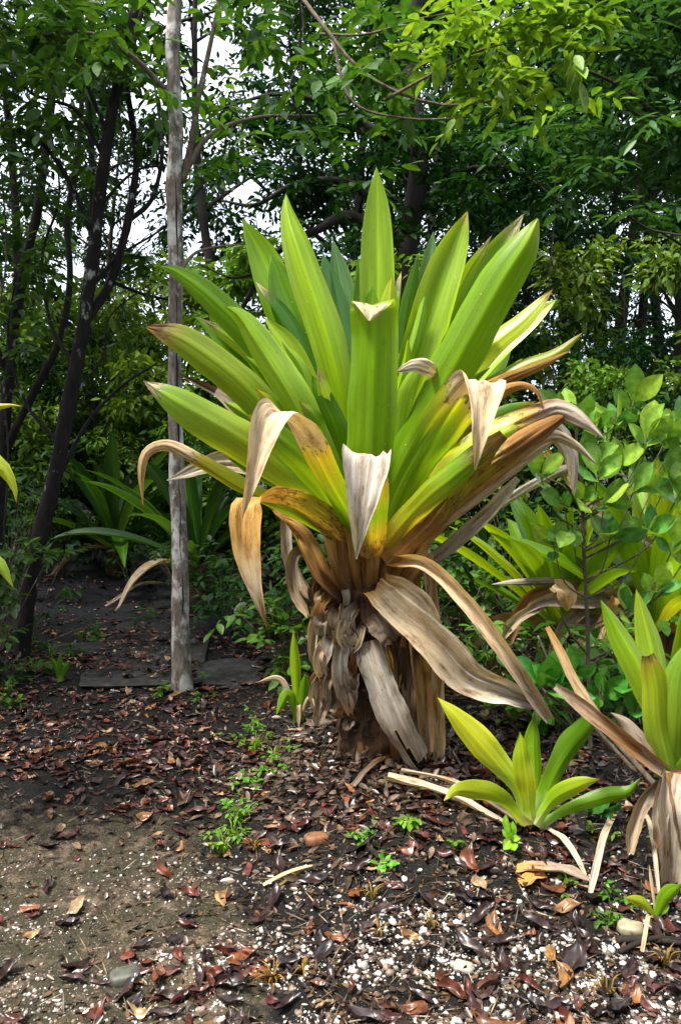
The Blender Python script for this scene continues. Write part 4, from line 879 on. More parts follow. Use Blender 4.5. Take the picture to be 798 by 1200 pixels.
# ------------------------------------------------------------------ pale slender tree with the overhanging branch
def pale_tree():
    b = G(214, 806); Y = b[1]
    r = thing("slender_tree", tuple(b), "slender tree with a straight pale grey lichen-spotted trunk standing beside the path", "tree")
    mb = MB()
    tube(mb, [at(215, 822, Y), at(214, 800, Y), at(212, 740, Y), at(211, 640, Y), at(208, 560, Y), at(206, 480, Y), at(205, 400, Y), at(207, 320, Y), at(204, 240, Y), at(206, 150, Y), at(203, 60, Y), at(207, -40, Y + .05), at(215, -180, Y + .1), at(230, -330, Y + .1)],
         np.array([.10, .072, .057, .052, .05, .045, .044, .047, .05, .044, .045, .042, .036, .02]), 20, 130, .16, seed=3)
    link("trunk", mb.mesh("trunk", M_PALE, b), r)
    mb = MB(); cp = []
    for i in range(40):
        py = 720 - i * 13; x = np.interp(py, [0, 240, 320, 400, 480, 560, 640, 740, 820], [206, 204, 207, 205, 206, 208, 211, 212, 215]) + 2.0 + 3.0 * nz(i, 0, .23) + 1.5 * nz(i, 5, .7)
        cp.append(at(x, py, Y - np.interp(py, [200, 720], [.042, .052])))
    tube(mb, cp, np.array([.0058 * max(.15, .5 + nz(i, 2, .31)) for i in range(40)]), 6, 120, .4, seed=2)
    link("bark_crack", mb.mesh("bark_crack", M_DARK, b), r)
    mb = MB()
    def limb(pts, r0, r1): tube(mb, [at(a, b_, Y + c) for a, b_, c in pts], np.linspace(r0, r1, len(pts)), 8, 26, .15, seed=pts[1][0])
    limb([(206, 230, 0), (222, 180, .05), (232, 120, .1), (245, 60, .15), (262, -20, .2)], .026, .012)
    limb([(210, 215, 0), (245, 160, .1), (300, 138, .25), (370, 135, .4)], .022, .006)
    limb([(206, -20, .05), (250, -70, -.2), (320, -40, -.6), (375, 25, -.9), (415, 75, -1.0), (465, 108, -1.05), (530, 124, -1.1), (600, 114, -1.1)], .015, .004)
    limb([(390, 48, -.95), (412, 118, -1.0), (470, 138, -1.0), (540, 138, -1.05), (580, 128, -1.1)], .008, .003)
    limb([(375, 40, -.9), (430, 40, -1.0), (500, 20, -1.1), (580, 10, -1.15)], .008, .003)
    limb([(450, 118, -1.05), (500, 90, -1.1), (560, 60, -1.15), (640, 40, -1.2)], .01, .003)
    limb([(330, -60, -.6), (355, 20, -.5), (350, 60, -.45), (358, 110, -.4)], .007, .003)
    limb([(206, 120, 0), (160, 70, -.2), (110, 40, -.3), (50, 40, -.35)], .02, .005)
    limb([(206, 330, 0), (225, 300, .2), (250, 290, .4), (300, 285, .6)], .014, .004)
    link("branch", mb.mesh("branch", M_TWIG, b), r)
    rs = np.random.default_rng(31)
    mb = MB()
    # leafy sprays over the bromeliad, sunlight on them put into a lighter leaf colour
    C = []
    for px, py, c, k in ((505, 45, -1.1, 4), (540, 15, -1.15, 5), (575, 50, -1.15, 6), (600, 95, -1.1, 5), (625, 25, -1.2, 6), (655, 55, -1.2, 5), (680, 15, -1.2, 4), (560, 100, -1.1, 4), (640, 90, -1.15, 4), (520, 70, -1.1, 3), (610, 0, -1.2, 4), (660, -10, -1.2, 4)):
        for _ in range(k): C.append(at(px + rs.normal(0, 16), py + rs.normal(0, 12), Y + c + rs.normal(0, .18)))
    sprays(mb, C, 2, .2, 6, .105, rs, cols=((0.09, 0.2, 0.02), (0.24, 0.36, 0.035)), six=True, aspect=.38, tilt=.3)
    link("lit_tint_foliage", mb.mesh("lit_tint_foliage", M_NEAR, b), r)
    mb = MB(); C = []
    for px, py, c, k in ((250, 20, .1, 6), (300, 50, .1, 7), (340, 100, .2, 7), (390, 50, -.5, 6), (420, 100, -.6, 6), (440, 30, -.8, 6), (280, 120, .2, 5), (370, 150, .3, 5), (420, 170, .2, 4), (150, 30, -.2, 5), (100, 30, -.3, 5), (60, 60, -.2, 5), (180, 90, .0, 4), (230, 70, .1, 5), (320, -30, 0, 6), (420, -30, -.3, 6), (140, -40, 0, 6), (40, 0, -.2, 6), (470, 70, -.8, 3), (450, 150, .1, 4), (290, 190, .3, 3), (240, 200, .3, 3)):
        for _ in range(max(2, int(k * .7))): C.append(at(px + rs.normal(0, 22), py + rs.normal(0, 18), Y + c + rs.normal(0, .3)))
    sprays(mb, C, 3, .26, 6, .115, rs, cols=((0.02, 0.07, 0.012), (0.085, 0.17, 0.02)), six=True, aspect=.4, tilt=.35)
    link("foliage", mb.mesh("foliage", M_NEAR, b), r)
pale_tree()

# ------------------------------------------------------------------ dark leaning trees on the left
def dark_tree(px, py, stems, leaves, label, seed, nm="leaning_tree"):
    b = G(px, py); Y = b[1]
    r = thing(nm, tuple(b), label, "tree")
    mb = MB()
    for pts, r0, r1 in stems:
        tube(mb, [at(a, b_, Y + c) for a, b_, c in pts], np.linspace(r0 * .7, r1 * .7, len(pts)), 12, 60, .28, seed=seed + pts[-1][0])
    link("trunk", mb.mesh("trunk", M_DARK, b), r)
    rs = np.random.default_rng(seed); mb = MB(); C = []
    for lx, ly, c, k in leaves:
        for _ in range(max(2, int(k * .85))): C.append(at(lx + rs.normal(0, 24), ly + rs.normal(0, 20), Y + c + rs.normal(0, .35)))
    sprays(mb, C, 3, .3, 6, .115, rs, cols=((0.015, 0.055, 0.010), (0.06, 0.13, 0.018)), six=True, aspect=.42, tilt=.4)
    link("crown", mb.mesh("crown", M_NEAR, b), r)
dark_tree(24, 770, [
    ([(24, 790, 0), (36, 680, 0), (62, 570, 0), (85, 450, 0), (100, 370, 0), (112, 280, 0), (122, 190, .05), (140, 90, .1), (165, -20, .15), (190, -150, .2)], .09, .04),
    ([(98, 380, 0), (130, 330, .15), (150, 260, .25), (160, 180, .3), (150, 90, .3), (170, 0, .35)], .05, .025),
    ([(60, 580, 0), (100, 500, .3), (140, 455, .5), (185, 425, .7)], .025, .01),
    ([(112, 280, 0), (80, 210, -.1), (40, 160, -.2), (-20, 150, -.3)], .03, .01),
    ([(125, 190, .05), (90, 130, .0), (40, 110, -.1), (-20, 60, -.2)], .022, .008),
    ([(150, 260, .25), (180, 230, .4), (190, 170, .5), (180, 90, .6)], .03, .012),
    ([(130, 330, .15), (170, 345, .4), (215, 355, .6), (250, 370, .8)], .02, .006),
    ([(140, 90, .1), (180, 40, .1), (230, 20, .1), (300, 0, .1)], .022, .008),
    ([(90, 430, 0), (60, 380, .2), (50, 300, .3), (70, 230, .3), (60, 150, .3)], .022, .008), ([(105, 340, 0), (140, 300, .2), (200, 260, .4), (260, 190, .5)], .02, .006), ([(70, 520, 0), (30, 470, .1), (10, 400, .2), (20, 320, .2)], .022, .008), ([(118, 240, 0), (160, 200, .1), (210, 190, .2), (280, 150, .3)], .016, .005), ([(80, 470, 0), (120, 420, .2), (130, 370, .3), (180, 330, .4)], .014, .005), ([(128, 160, .05), (100, 90, .0), (90, 20, 0)], .02, .01)],
    [(20, 40, -.1, 8), (70, 20, 0, 8), (120, 50, .1, 8), (30, 110, -.2, 7), (60, 160, 0, 6), (150, 20, .1, 7), (190, 110, .3, 5), (0, 180, -.2, 6), (40, 230, .2, 5), (130, 130, .3, 5), (160, 300, .5, 4), (20, 300, .3, 5), (70, 330, .4, 4), (180, 390, .7, 3), (-30, 80, -.2, 7), (10, 400, .2, 4), (80, 90, .4, 5)],
    "dark leaning tree with a forked lichen-flecked trunk at the left of the path", 41)
dark_tree(-8, 735, [
    ([(-8, 760, .3), (-4, 650, .3), (5, 520, .3), (12, 430, .3), (25, 330, .3), (45, 240, .3), (60, 120, .35), (60, 0, .4)], .09, .04),
    ([(5, 530, .3), (45, 450, .2), (70, 400, .2), (82, 330, .25), (80, 250, .3), (95, 150, .4), (95, 0, .4)], .05, .025),
    ([(10, 440, .3), (-20, 360, .2), (-40, 260, .2)], .04, .02)],
    [(0, 50, 0, 6), (60, 90, .3, 6), (100, 10, .4, 6), (-40, 200, 0, 6), (90, 180, .4, 5), (40, 380, .4, 3), (10, 250, .4, 5), (60, 270, .5, 4)],
    "dark upright tree with white-patched bark cut by the left edge", 47)
# small trees hanging leaves into the right-hand top corner
def hanging_tree():
    b = gpt(880, 6.2); Y = b[1]
    r = thing("broadleaf_tree", tuple(b), "broadleaf tree beyond the right edge with leafy boughs hanging into the top corner", "tree")
    mb = MB()
    for pts, r0, r1 in (([(880, 850, 0), (885, 500, 0), (870, 200, 0), (860, -100, 0)], .12, .06), ([(874, 260, 0), (810, 180, -.1), (740, 110, -.2), (660, 70, -.2)], .03, .008),
                        ([(866, 100, 0), (800, 40, -.1), (730, 10, -.2), (650, -20, -.2)], .03, .008), ([(876, 330, 0), (820, 300, -.2), (770, 270, -.3), (735, 252, -.35)], .014, .004)):
        tube(mb, [at(a, c, Y + d) for a, c, d in pts], np.linspace(r0, r1, len(pts)), 9, 30, .15, seed=a_ if (a_ := pts[0][0]) else 0)
    link("trunk", mb.mesh("trunk", M_FAR, b), r)
    rs = np.random.default_rng(61); mb = MB(); C = []
    for lx, ly, c, k in ((760, 30, -.1, 8), (790, 90, -.1, 8), (740, 80, -.1, 7), (770, 140, -.1, 7), (800, 190, 0, 7), (720, 30, .1, 6), (700, 130, .2, 6), (740, 180, .1, 6), (790, 250, 0, 5), (680, 60, .2, 4), (830, 60, 0, 6), (830, 140, 0, 6), (720, -20, 0, 6), (660, 130, .3, 5), (690, 190, .3, 5), (640, 170, .4, 4), (750, 230, .2, 4)):
        for _ in range(k): C.append(at(lx + rs.normal(0, 22), ly + rs.normal(0, 20), Y + c + rs.normal(0, .35)))
    sprays(mb, C, 3, .32, 7, .15, rs, cols=((0.02, 0.07, 0.02), (0.06, 0.14, 0.035)), six=True, aspect=.34, tilt=.3)
    link("crown", mb.mesh("crown", M_NEAR, b), r)
hanging_tree()
# dark boughs sweeping behind the rosette
def bough_tree():
    b = gpt(470, 8.6); Y = b[1]
    r = thing("broadleaf_tree", tuple(b), "old dark tree with crooked boughs sweeping left, directly behind the giant bromeliad", "tree")
    mb = MB()
    for pts, r0, r1 in (([(470, 640, 0), (478, 480, 0), (470, 340, 0), (490, 200, 0), (480, 60, 0), (500, -80, 0)], .16, .07), ([(472, 330, 0), (420, 255, -.2), (370, 270, -.3), (320, 300, -.3), (285, 360, -.2), (262, 400, -.1)], .065, .014),
                        ([(476, 300, 0), (420, 220, -.2), (350, 215, -.3), (300, 240, -.3), (260, 235, -.2)], .05, .012), ([(484, 180, 0), (400, 130, -.2), (330, 110, -.2), (250, 130, -.1)], .045, .012),
                        ([(484, 220, 0), (540, 200, -.1), (600, 200, -.1), (660, 240, 0)], .05, .012), ([(320, 300, -.3), (300, 320, -.3), (270, 325, -.3), (235, 310, -.3)], .02, .006)):
        tube(mb, [at(a, c, Y + d) for a, c, d in pts], np.linspace(r0, r1, len(pts)), 9, 40, .2, seed=pts[-1][0])
    link("trunk", mb.mesh("trunk", M_FAR, b), r)
    rs = np.random.default_rng(67); mb = MB(); C = []
    for lx, ly, c, k in ((480, 150, -.2, 10), (520, 180, -.2, 12), (560, 170, -.1, 12), (600, 200, 0, 10), (640, 220, 0, 8), (500, 230, -.2, 10), (540, 230, -.1, 10), (440, 120, -.3, 10), (400, 180, -.3, 6), (350, 160, -.3, 8), (310, 210, -.3, 6), (270, 190, -.2, 6), (580, 140, 0, 8), (470, 260, -.2, 6), (350, 240, -.3, 3), (420, 230, -.2, 4), (590, 240, 0, 5), (260, 270, -.2, 3), (380, 100, -.2, 7), (620, 150, .1, 7), (660, 190, .1, 6)):
        for _ in range(max(2, int(k * .75))): C.append(at(lx + rs.normal(0, 20), ly + rs.normal(0, 17), Y + c + rs.normal(0, .4)))
    sprays(mb, C, 3, .34, 7, .13, rs, cols=FG['dark'], aspect=.42, tilt=.4)
    link("crown", mb.mesh("crown", M_FOREST, b), r)
bough_tree()

# ------------------------------------------------------------------ leathery-leaved sapling and its neighbour
def sapling(px, py, stems, tips, label, seed, size=.1, dY=0, cols=((0.08, 0.23, 0.05), (0.30, 0.44, 0.05)), Yb=None, name="sapling"):
    b = G(px, py) if Yb is None else gpt(px, Yb)
    Y = b[1]
    r = thing(name, tuple(b), label, "shrub")
    mb = MB()
    for pts, r0, r1 in stems:
        tube(mb, [at(a, c, Y + d) for a, c, d in pts], np.linspace(r0, r1, len(pts)), 8, 24, .12, seed=pts[0][0])
    link("stem", mb.mesh("stem", M_TWIG, b), r)
    rs = np.random.default_rng(seed); mb = MB()
    tw = MB()
    for lx, ly, d, n, ux, uy in tips:
        x_ = stems[0][0][0][0] - 6; y_ = min(ly + 40 + abs(lx - x_) * .55, stems[0][0][0][1] - 15)
        tube(tw, [at(x_, y_, Y), at(x_ + (lx - x_) * .65, (y_ + ly) / 2 + 12, Y + d * .7), at(lx, ly, Y + d)], [.0045, .0035, .0025], 6, 14, .15, seed=lx)
        c = at(lx, ly, Y + d); up = unit(at(lx + ux, ly - uy, Y + d - .12) - c)
        for k in range(n):
            phi = k * 2.4 + rs.uniform(-.3, .3); sp = rs.uniform(.3, .85) if k else .1
            s1 = unit(np.cross(up, [0, 1, 0.3])); s2 = np.cross(up, s1)
            dd = up * math.cos(sp) + (s1 * math.cos(phi) + s2 * math.sin(phi)) * math.sin(sp)
            p = c - up * size * .28 * (k / max(n, 1)) * 1.6
            t = rs.beta(.7, .9)
            col = (np.array(cols[0]) * (1 - t) + np.array(cols[1]) * t)[None]
            obov(mb, p, dd, up, size * rs.uniform(.6, 1.2), col, rs)
    link("twigs", tw.mesh("twigs", M_TWIG, b), r)
    link("foliage", mb.mesh("foliage", M_GLOSS, b), r)
def obov(mb, p, d, up, L, col, rs, n=9, m=5):
    """one broad leathery leaf with a stalk, widest past the middle, folded along a pale midrib"""
    d = unit(d); S = unit(np.cross(d, rs.normal(0, .38, 3) + np.array([0, -.9, .35]))); W = np.cross(S, d)
    t = np.linspace(0, 1, n); w = np.interp(t, [0, .1, .18, .4, .62, .8, .93, 1], [.02, .03, .12, .38, .46, .38, .2, .02]) * L * .52
    sx = np.linspace(-1, 1, m)
    bend = rs.uniform(-.05, .3); cup = rs.uniform(.1, .45)
    V = np.zeros((n, m, 3)); C = np.zeros((n, m, 3))
    for i in range(n):
        for j in range(m):
            V[i, j] = p + d * L * t[i] + S * sx[j] * w[i] + W * (cup * abs(sx[j]) * w[i] - bend * L * t[i] ** 2)
            C[i, j] = col[0] * (1.35 if sx[j] == 0 else 1.0)
    idx = np.arange(n * m).reshape(n, m)
    Q = np.stack([idx[:-1, :-1], idx[:-1, 1:], idx[1:, 1:], idx[1:, :-1]], -1).reshape(-1, 4)
    mb.add(V.reshape(-1, 3), Q, None, C.reshape(-1, 3))
sapling(690, 905, [([(692, 900, 0), (688, 740, 0), (684, 650, 0), (682, 600, 0), (680, 560, .0), (676, 520, 0), (672, 488, 0)], .011, .004),
                   ([(683, 610, 0), (700, 600, -.03), (730, 580, -.06), (752, 540, -.08), (758, 500, -.08)], .006, .003), ([(682, 600, 0), (660, 570, -.05), (640, 560, -.06), (632, 548, -.06)], .005, .002),
                   ([(694, 740, 0), (730, 720, -.05), (770, 700, -.08), (800, 660, -.1)], .006, .003), ([(684, 560, 0), (705, 540, .04), (718, 505, .05), (722, 480, .05)], .005, .003), ([(682, 580, 0), (700, 560, -.06), (712, 545, -.08)], .004, .002)],
        [(672, 492, 0, 6, -2, 40), (722, 492, .05, 6, 12, 40), (757, 515, -.08, 8, 14, 38), (632, 555, -.06, 6, -6, 38), (700, 556, -.08, 6, 8, 34), (684, 585, -.02, 6, -2, 20), (742, 575, -.07, 6, 20, 26), (660, 590, -.06, 5, -26, 20), (708, 590, -.08, 5, 22, 14), (790, 640, -.1, 7, 12, 30), (770, 690, -.08, 6, 20, 24), (735, 715, -.05, 5, 4, 40), (690, 540, .02, 4, 2, 30), (785, 560, .05, 6, 12, 30), (670, 620, -.04, 4, -10, -10), (650, 486, -.03, 6, -8, 36), (700, 505, .08, 6, 6, 38), (742, 470, .06, 6, 8, 38), (780, 515, .0, 7, 10, 36), (800, 500, .06, 6, 10, 36), (715, 628, -.05, 6, 14, 28), (760, 622, -.06, 6, 16, 28), (648, 640, -.05, 5, -16, 24), (725, 545, .03, 6, 6, 34), (795, 580, -.04, 6, 12, 32), (765, 570, .04, 5, 8, 34)],
        "leathery-leaved sapling with one thin upright stem among the right-hand bromeliads", 71, .165, Yb=3.5)
sapling(700, 850, [([(715, 880, .02), (690, 850, 0), (665, 830, -.04), (640, 812, -.08)], .008, .005), ([(690, 850, 0), (700, 820, -.02), (705, 800, -.03)], .005, .003), ([(715, 880, .02), (740, 850, -.02), (745, 820, -.04)], .005, .003)],
        [(648, 800, -.1, 8, 2, 36), (630, 800, -.1, 5, -26, 20), (660, 815, -.1, 7, 18, 10), (672, 790, -.06, 6, 10, 34), (706, 812, -.03, 6, 10, 34), (745, 828, -.05, 6, 14, 32), (735, 800, -.05, 5, 4, 36)],
        "low dark-leaved sapling sprouting over the dry fallen leaf, left of the pale upright bromeliad", 73, .15, Yb=3.2, cols=((0.04, 0.15, 0.02), (0.1, 0.26, 0.03)))
sapling(690, 955, [([(692, 985, 0), (692, 965, 0), (690, 945, -.02)], .004, .002)], [(690, 950, -.02, 5, 10, 24), (694, 975, -.03, 3, 2, -30), (705, 955, -.03, 3, 30, 4)],
        "small glossy seedling with dark oval leaves right of the small front bromeliad", 75, .115, cols=((0.02, 0.11, 0.015), (0.05, 0.17, 0.02)), name="leafy_seedling")
sapling(598, 998, [([(597, 1004, 0), (597, 990, 0), (598, 978, -.01)], .004, .002)], [(598, 982, -.02, 9, 2, 22)],
        "light green star-shaped seedling on the pebbly bank in front of the small bromeliad", 79, .075, cols=((0.16, 0.34, 0.02), (0.22, 0.4, 0.03)), name="leafy_seedling")
sapling(612, 870, [([(612, 880, .2), (606, 850, .2), (600, 835, .2)], .004, .002), ([(606, 850, .2), (580, 835, .2), (570, 825, .2)], .003, .002)], [(600, 838, .2, 7, 2, 26), (575, 828, .2, 6, -10, 22), (625, 850, .2, 6, 14, 20), (590, 850, .2, 5, -20, 10)],
        "pale yellow-green herb behind the small front bromeliad", 83, .06, cols=((0.14, 0.28, 0.03), (0.26, 0.38, 0.05)), name="leafy_seedling")
# leafy plants low behind the giant stem
LEAFY = [(340, 4.9, .5, "low leafy plant in the dark left of the giant stem"), (545, 5.2, .6, "low leafy plant in the gap right of the giant stem"), (600, 5.9, .7, "green leafy plant behind the torn grey leaf on the right"), (580, 4.4, .35, "low leafy plant under the arching dry leaves"), (610, 6.3, 1.05, "bright leafy plant rising behind the yellowed right-hand leaves"),
         (735, 3.9, .45, "leafy plant filling the space under the right-hand bromeliads"), (655, 3.75, .3, "short leafy plant behind the low dark-leaved sapling"), (720, 5.8, .8, "leafy plant rising behind the sapling at the right"), (785, 5.5, .85, "leafy plant behind the right-edge bromeliads"),
         (30, 5.9, .7, "dark leafy plant round the foot of the leaning trunk"), (-15, 5.0, .8, "dark leafy plant at the left edge beside the trunks"), (70, 9.2, .8, "dark leafy plant at the far left end of the path"), (150, 9.0, .6, "dark leafy plant at the middle of the path's far end"), (215, 7.6, .6, "dark leafy plant just behind the pale trunk"), (265, 6.6, .6, "dark leafy plant right of the pale trunk"), (300, 6.0, .5, "dark leafy plant between the pale trunk and the giant bromeliad"), (5, 7.5, 1.3, "tall dark leafy plant behind the left trunks"), (380, 5.0, .8, "dark leafy plant hidden behind the giant stem"), (480, 5.0, .8, "dark leafy plant behind the dead skirt")]
for k, (px, Y0, s, lab) in enumerate(LEAFY):
    rs = np.random.default_rng(200 + k); b = gpt(px, Y0)
    r = thing("leafy_plant", tuple(b), lab, "plant"); mb = MB(); tb = MB()
    C = []
    pc = ((0.018, 0.06, 0.012), (0.06, 0.14, 0.02)) if px < 320 or 370 < px < 500 or Y0 in (5.8, 5.5) else ((0.05, 0.15, 0.02), (0.14, 0.28, 0.03))  # darker leaf colours behind the sapling stand in for the shade there
    for j in range(16 if s < .75 else 30):
        c = b + np.array([rs.normal(0, .22 * s + .08), rs.normal(0, .2 * s), s * rs.uniform(.25, 1.15)]); C.append(c)
        tube(tb, [b + rs.normal(0, .03, 3) * [1, 1, 0] - [0, 0, .02], (b + c) / 2 + [0, 0, .05], c], [.005, .004, .002], 5, 8)
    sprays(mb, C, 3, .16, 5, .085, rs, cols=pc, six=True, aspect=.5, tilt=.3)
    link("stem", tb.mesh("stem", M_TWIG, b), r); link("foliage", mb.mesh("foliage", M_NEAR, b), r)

# ------------------------------------------------------------------ little herbs on the ground
def herb(px, py, h, n, size, label, group, bright=1.0, seed=0, cat="plant", name="ground_herb"):
    rs = np.random.default_rng(300 + seed); b = G(px, py); mb = MB(); tb = MB()
    r = thing(name, tuple(b), label, cat, group)
    C = []
    for k in range(n):
        c = b + np.array([rs.normal(0, .45 * h), rs.normal(0, .35 * h), h * rs.uniform(.15, 1)]); C.append(c)
        tube(tb, [b + [0, 0, -.01], (b + c) / 2 + [0, 0, .01], c], [.0022, .0018, .001], 4, 6, C=(.06, .13, .02))
    sprays(mb, C, 2, .035, 4, size, rs, cols=(np.array((0.07, 0.2, 0.015)) * bright, np.array((0.17, 0.34, 0.03)) * bright), six=True, aspect=.55, tilt=.3)
    link("stem", tb.mesh("stem", M_NEAR, b), r); link("foliage", mb.mesh("foliage", M_NEAR, b), r)
hl = "small bright herb in the row of weeds along the path edge"
for k, (px, py, h, n) in enumerate([(300, 862, .09, 9), (290, 880, .1, 10), (312, 905, .08, 8), (300, 845, .07, 7), (285, 925, .09, 8), (278, 950, .08, 8), (305, 922, .06, 6), (330, 905, .06, 5), (268, 968, .07, 6), (260, 995, .05, 4), (275, 985, .06, 5), (310, 870, .06, 6), (340, 880, .05, 4)]):
    herb(px, py, h, max(3, int(n * .65)), .027, hl, "weeds along the path edge", 1.0, k)
herb(476, 972, .05, 7, .036, "bright lobed herb on the dark bank, highest of three in front of the giant stem", None, 1.2, 30)
herb(450, 1018, .025, 3, .032, "tiny bright herb alone among the white pebbles below the giant stem", None, 1.3, 31)
herb(428, 985, .05, 6, .022, "feathery little herb at the left of the bare dark bank", None, .9, 32)
gl = "small dull herb low on the litter under the right-hand bromeliads"
for k, (px, py, h, n) in enumerate([(712, 1085, .05, 4), (715, 1060, .05, 4), (700, 985, .05, 4), (660, 1040, .04, 3), (545, 1000, .04, 3), (770, 1000, .05, 4)]):
    herb(px, py, h, n, .024, gl, "dull herbs on the right", .7, 40 + k)
dl_ = "dark little weed at the foot of the left trees"
for k, (px, py, h, n) in enumerate([(20, 800, .12, 9), (55, 790, .1, 8), (5, 830, .1, 8), (85, 770, .08, 6), (110, 755, .08, 6), (40, 760, .12, 8), (150, 800, .06, 4), (190, 815, .06, 5), (235, 820, .06, 5), (245, 800, .06, 5)]):
    herb(px, py, h, n, .04, dl_, "weeds at the foot of the left trees", .6, 60 + k)
# grass tufts
def tuft(px, py, n, h, cols, label, group, seed):
    rs = np.random.default_rng(400 + seed); b = G(px, py); mb = MB()
    for k in range(n):
        a = rs.uniform(0, 6.28); ln = h * rs.uniform(.6, 1.2); l = rs.uniform(.3, 1.0)
        d = np.array([math.cos(a), math.sin(a), 0]); p0 = b + d * rs.uniform(0, .02) - [0, 0, .005]
        V, Q, C, U, D = strap_arrays([p0, p0 + d * ln * .25 * l + [0, 0, ln * .6], p0 + d * ln * l + [0, 0, ln * rs.uniform(.4, .9)]], .006, [(0, cols[0]), (1, cols[1])], prof='dead', S=(-d[1], d[0], 0), n=8, m=3, seed=k)
        mb.add(V, Q, None, C, U, D)
    o = link("grass_tuft", mb.mesh("grass_tuft", M_STRAP, b), None, tuple(b))
    tag(o, label, "grass", group)
for k, (px, py, h) in enumerate([(262, 1000, .08), (285, 960, .09), (300, 880, .1), (272, 978, .07), (320, 890, .08)]):
    tuft(px, py, 12, h, 'mg', "thin green grass tuft between the weeds of the path edge", "green grass tufts", k)
for k, (px, py, h) in enumerate([(298, 995, .05), (436, 1052, .05), (506, 1085, .05), (320, 1150, .06), (710, 1165, .07), (445, 1095, .05), (355, 1140, .05), (780, 1130, .06)]):
    tuft(px, py, 14, h, 'oB', "tiny dry orange-brown grass tuft on the pebbles", "dry grass tufts", 20 + k)
for k, (px, py, h) in enumerate([(112, 745, .2), (95, 752, .16), (40, 790, .16), (10, 815, .14), (60, 775, .18)]):
    tuft(px, py, 14, h, 'dd', "dark green grass tuft at the foot of the left trees", "dark grass tufts", 40 + k)

# ------------------------------------------------------------------ slabs and stones
def rock_mesh(name, sx, sy, sz, mat, seed, n=22, m=14, flat=.5):
    V = []
    for i in range(m + 1):
        th = math.pi * i / m
        for j in range(n):
            ph = 2 * math.pi * j / n
            d = np.array([math.sin(th) * math.cos(ph), math.sin(th) * math.sin(ph), math.cos(th)])
            d = np.sign(d) * np.abs(d) ** flat
            k = 1 + .16 * mnoise.noise(Vector(d * 1.4) + Vector((seed, 0, 0))) + .06 * mnoise.noise(Vector(d * 4) + Vector((seed, 0, 0)))
            V.append(d * k * [sx, sy, sz])
    idx = np.arange((m + 1) * n).reshape(m + 1, n)
    Q = np.stack([idx[:-1], idx[1:], np.roll(idx[1:], -1, 1), np.roll(idx[:-1], -1, 1)], -1).reshape(-1, 4)
    return mesh_from(name, V, Q, mat, np.ones((len(V), 3)) * np.array([.2, .15, .1]))
p = G(180, 762); o = link("concrete_slab", rock_mesh("concrete_slab", .42, 1.0, .045, M_SLAB, 3, 60, 30, .22), None, (p[0], p[1], p[2] - .02)); o.rotation_euler = (0, 0, .12)
tag(o, "mossy dark concrete slab under leaf litter left of the pale trunk", "slab")
p = G(275, 790); o = link("flat_stone", rock_mesh("flat_stone", .28, .34, .045, M_SLAB, 5, 40, 20, .6), None, tuple(p))
tag(o, "flat dark mossy stone right of the foot of the pale trunk", "stone")
p = G(90, 764); o = link("flat_stone", rock_mesh("flat_stone", .34, .2, .05, M_SLAB, 6, 40, 20, .6), None, tuple(p))
tag(o, "low dark stone on the left of the path before the slab", "stone")
for px, py, s, lab, c in ((371, 985, .045, "angular orange-brown stone on the bank under the giant stem", (0.2, .1, .04)), (148, 1147, .045, "grey-green rounded stone set in the sandy path", (.07, .07, .055)), (543, 1136, .03, "speckled pale stone among white pebbles near the front", (.3, .28, .22)), (738, 1090, .04, "pale brown stone left of the tiny bromeliad", (.26, .22, .14))):
    p = G(px, py); me = rock_mesh("stone", s, s * .7, s * .5, M_STONE, px, 18, 12, .6)
    cc = np.ones((len(me.vertices), 4), dtype=np.float32); cc[:, :3] = c; me.color_attributes["col"].data.foreach_set("color", cc.ravel())
    o = link("stone", me, None, (p[0], p[1], p[2] + .005)); o.rotation_euler = (0, 0, px); tag(o, lab, "stone")

# white quartz pebbles: nobody could count them
def pebbles():
    rs = np.random.default_rng(9); mb = MB()
    ic = np.array([(math.sin(t) * math.cos(p_), math.sin(t) * math.sin(p_), math.cos(t)) for t in (.35, .95, 1.57, 2.2) for p_ in np.linspace(0, 6.283, 8, endpoint=False)] + [(0, 0, 1)])
    idx = np.arange(32).reshape(4, 8)
    Q = np.stack([idx[:-1], idx[1:], np.roll(idx[1:], -1, 1), np.roll(idx[:-1], -1, 1)], -1).reshape(-1, 4)
    T = np.array([[32, j, (j + 1) % 8] for j in range(8)])
    n = 0
    while n < 8000:
        py = 940 + 275 * rs.uniform() ** .8; px = rs.uniform(-40, 840)
        edge = 290 + 60 * math.sin(py * .02)
        right = px > edge
        clump = mnoise.noise((px * .012, py * .02, 5)) + .5 * mnoise.noise((px * .04, py * .05, 2))
        dens = (0.85 if right else .5) * sstep(975, 1060, py if right else py + 10)
        if px > 430 and px < 500 and 990 < py < 1060: dens *= .25
        if rs.uniform() > dens * (0.55 + clump * 1.3): continue
        p = G(px, py); s = .0023 * math.exp(rs.normal(.1, .68)); s = min(s, .013 if right else .006)
        V = ic * (1 + .22 * rs.normal(0, 1, (33, 1))) * [s * rs.uniform(.8, 1.4), s, s * rs.uniform(.6, .9)]
        a = rs.uniform(0, 6.28); R = np.array([[math.cos(a), -math.sin(a), 0], [math.sin(a), math.cos(a), 0], [0, 0, 1]])
        zf = terrain_fine(p[0], p[1])
        c = np.array([.62, .59, .54]) * rs.uniform(.42, 1.1)
        if rs.uniform() < (.25 if right else .6): c = np.array([.22, .17, .12]) * rs.uniform(.4, 1.3)
        mb.add(V @ R.T + [p[0], p[1], zf + s * rs.uniform(-.25, .3)], Q, T, c); n += 1
    tag(link("pebbles", mb.mesh("pebbles", M_STONE)), "white quartz pebbles scattered over the dark wet soil", "pebbles", kind="stuff")
pebbles()

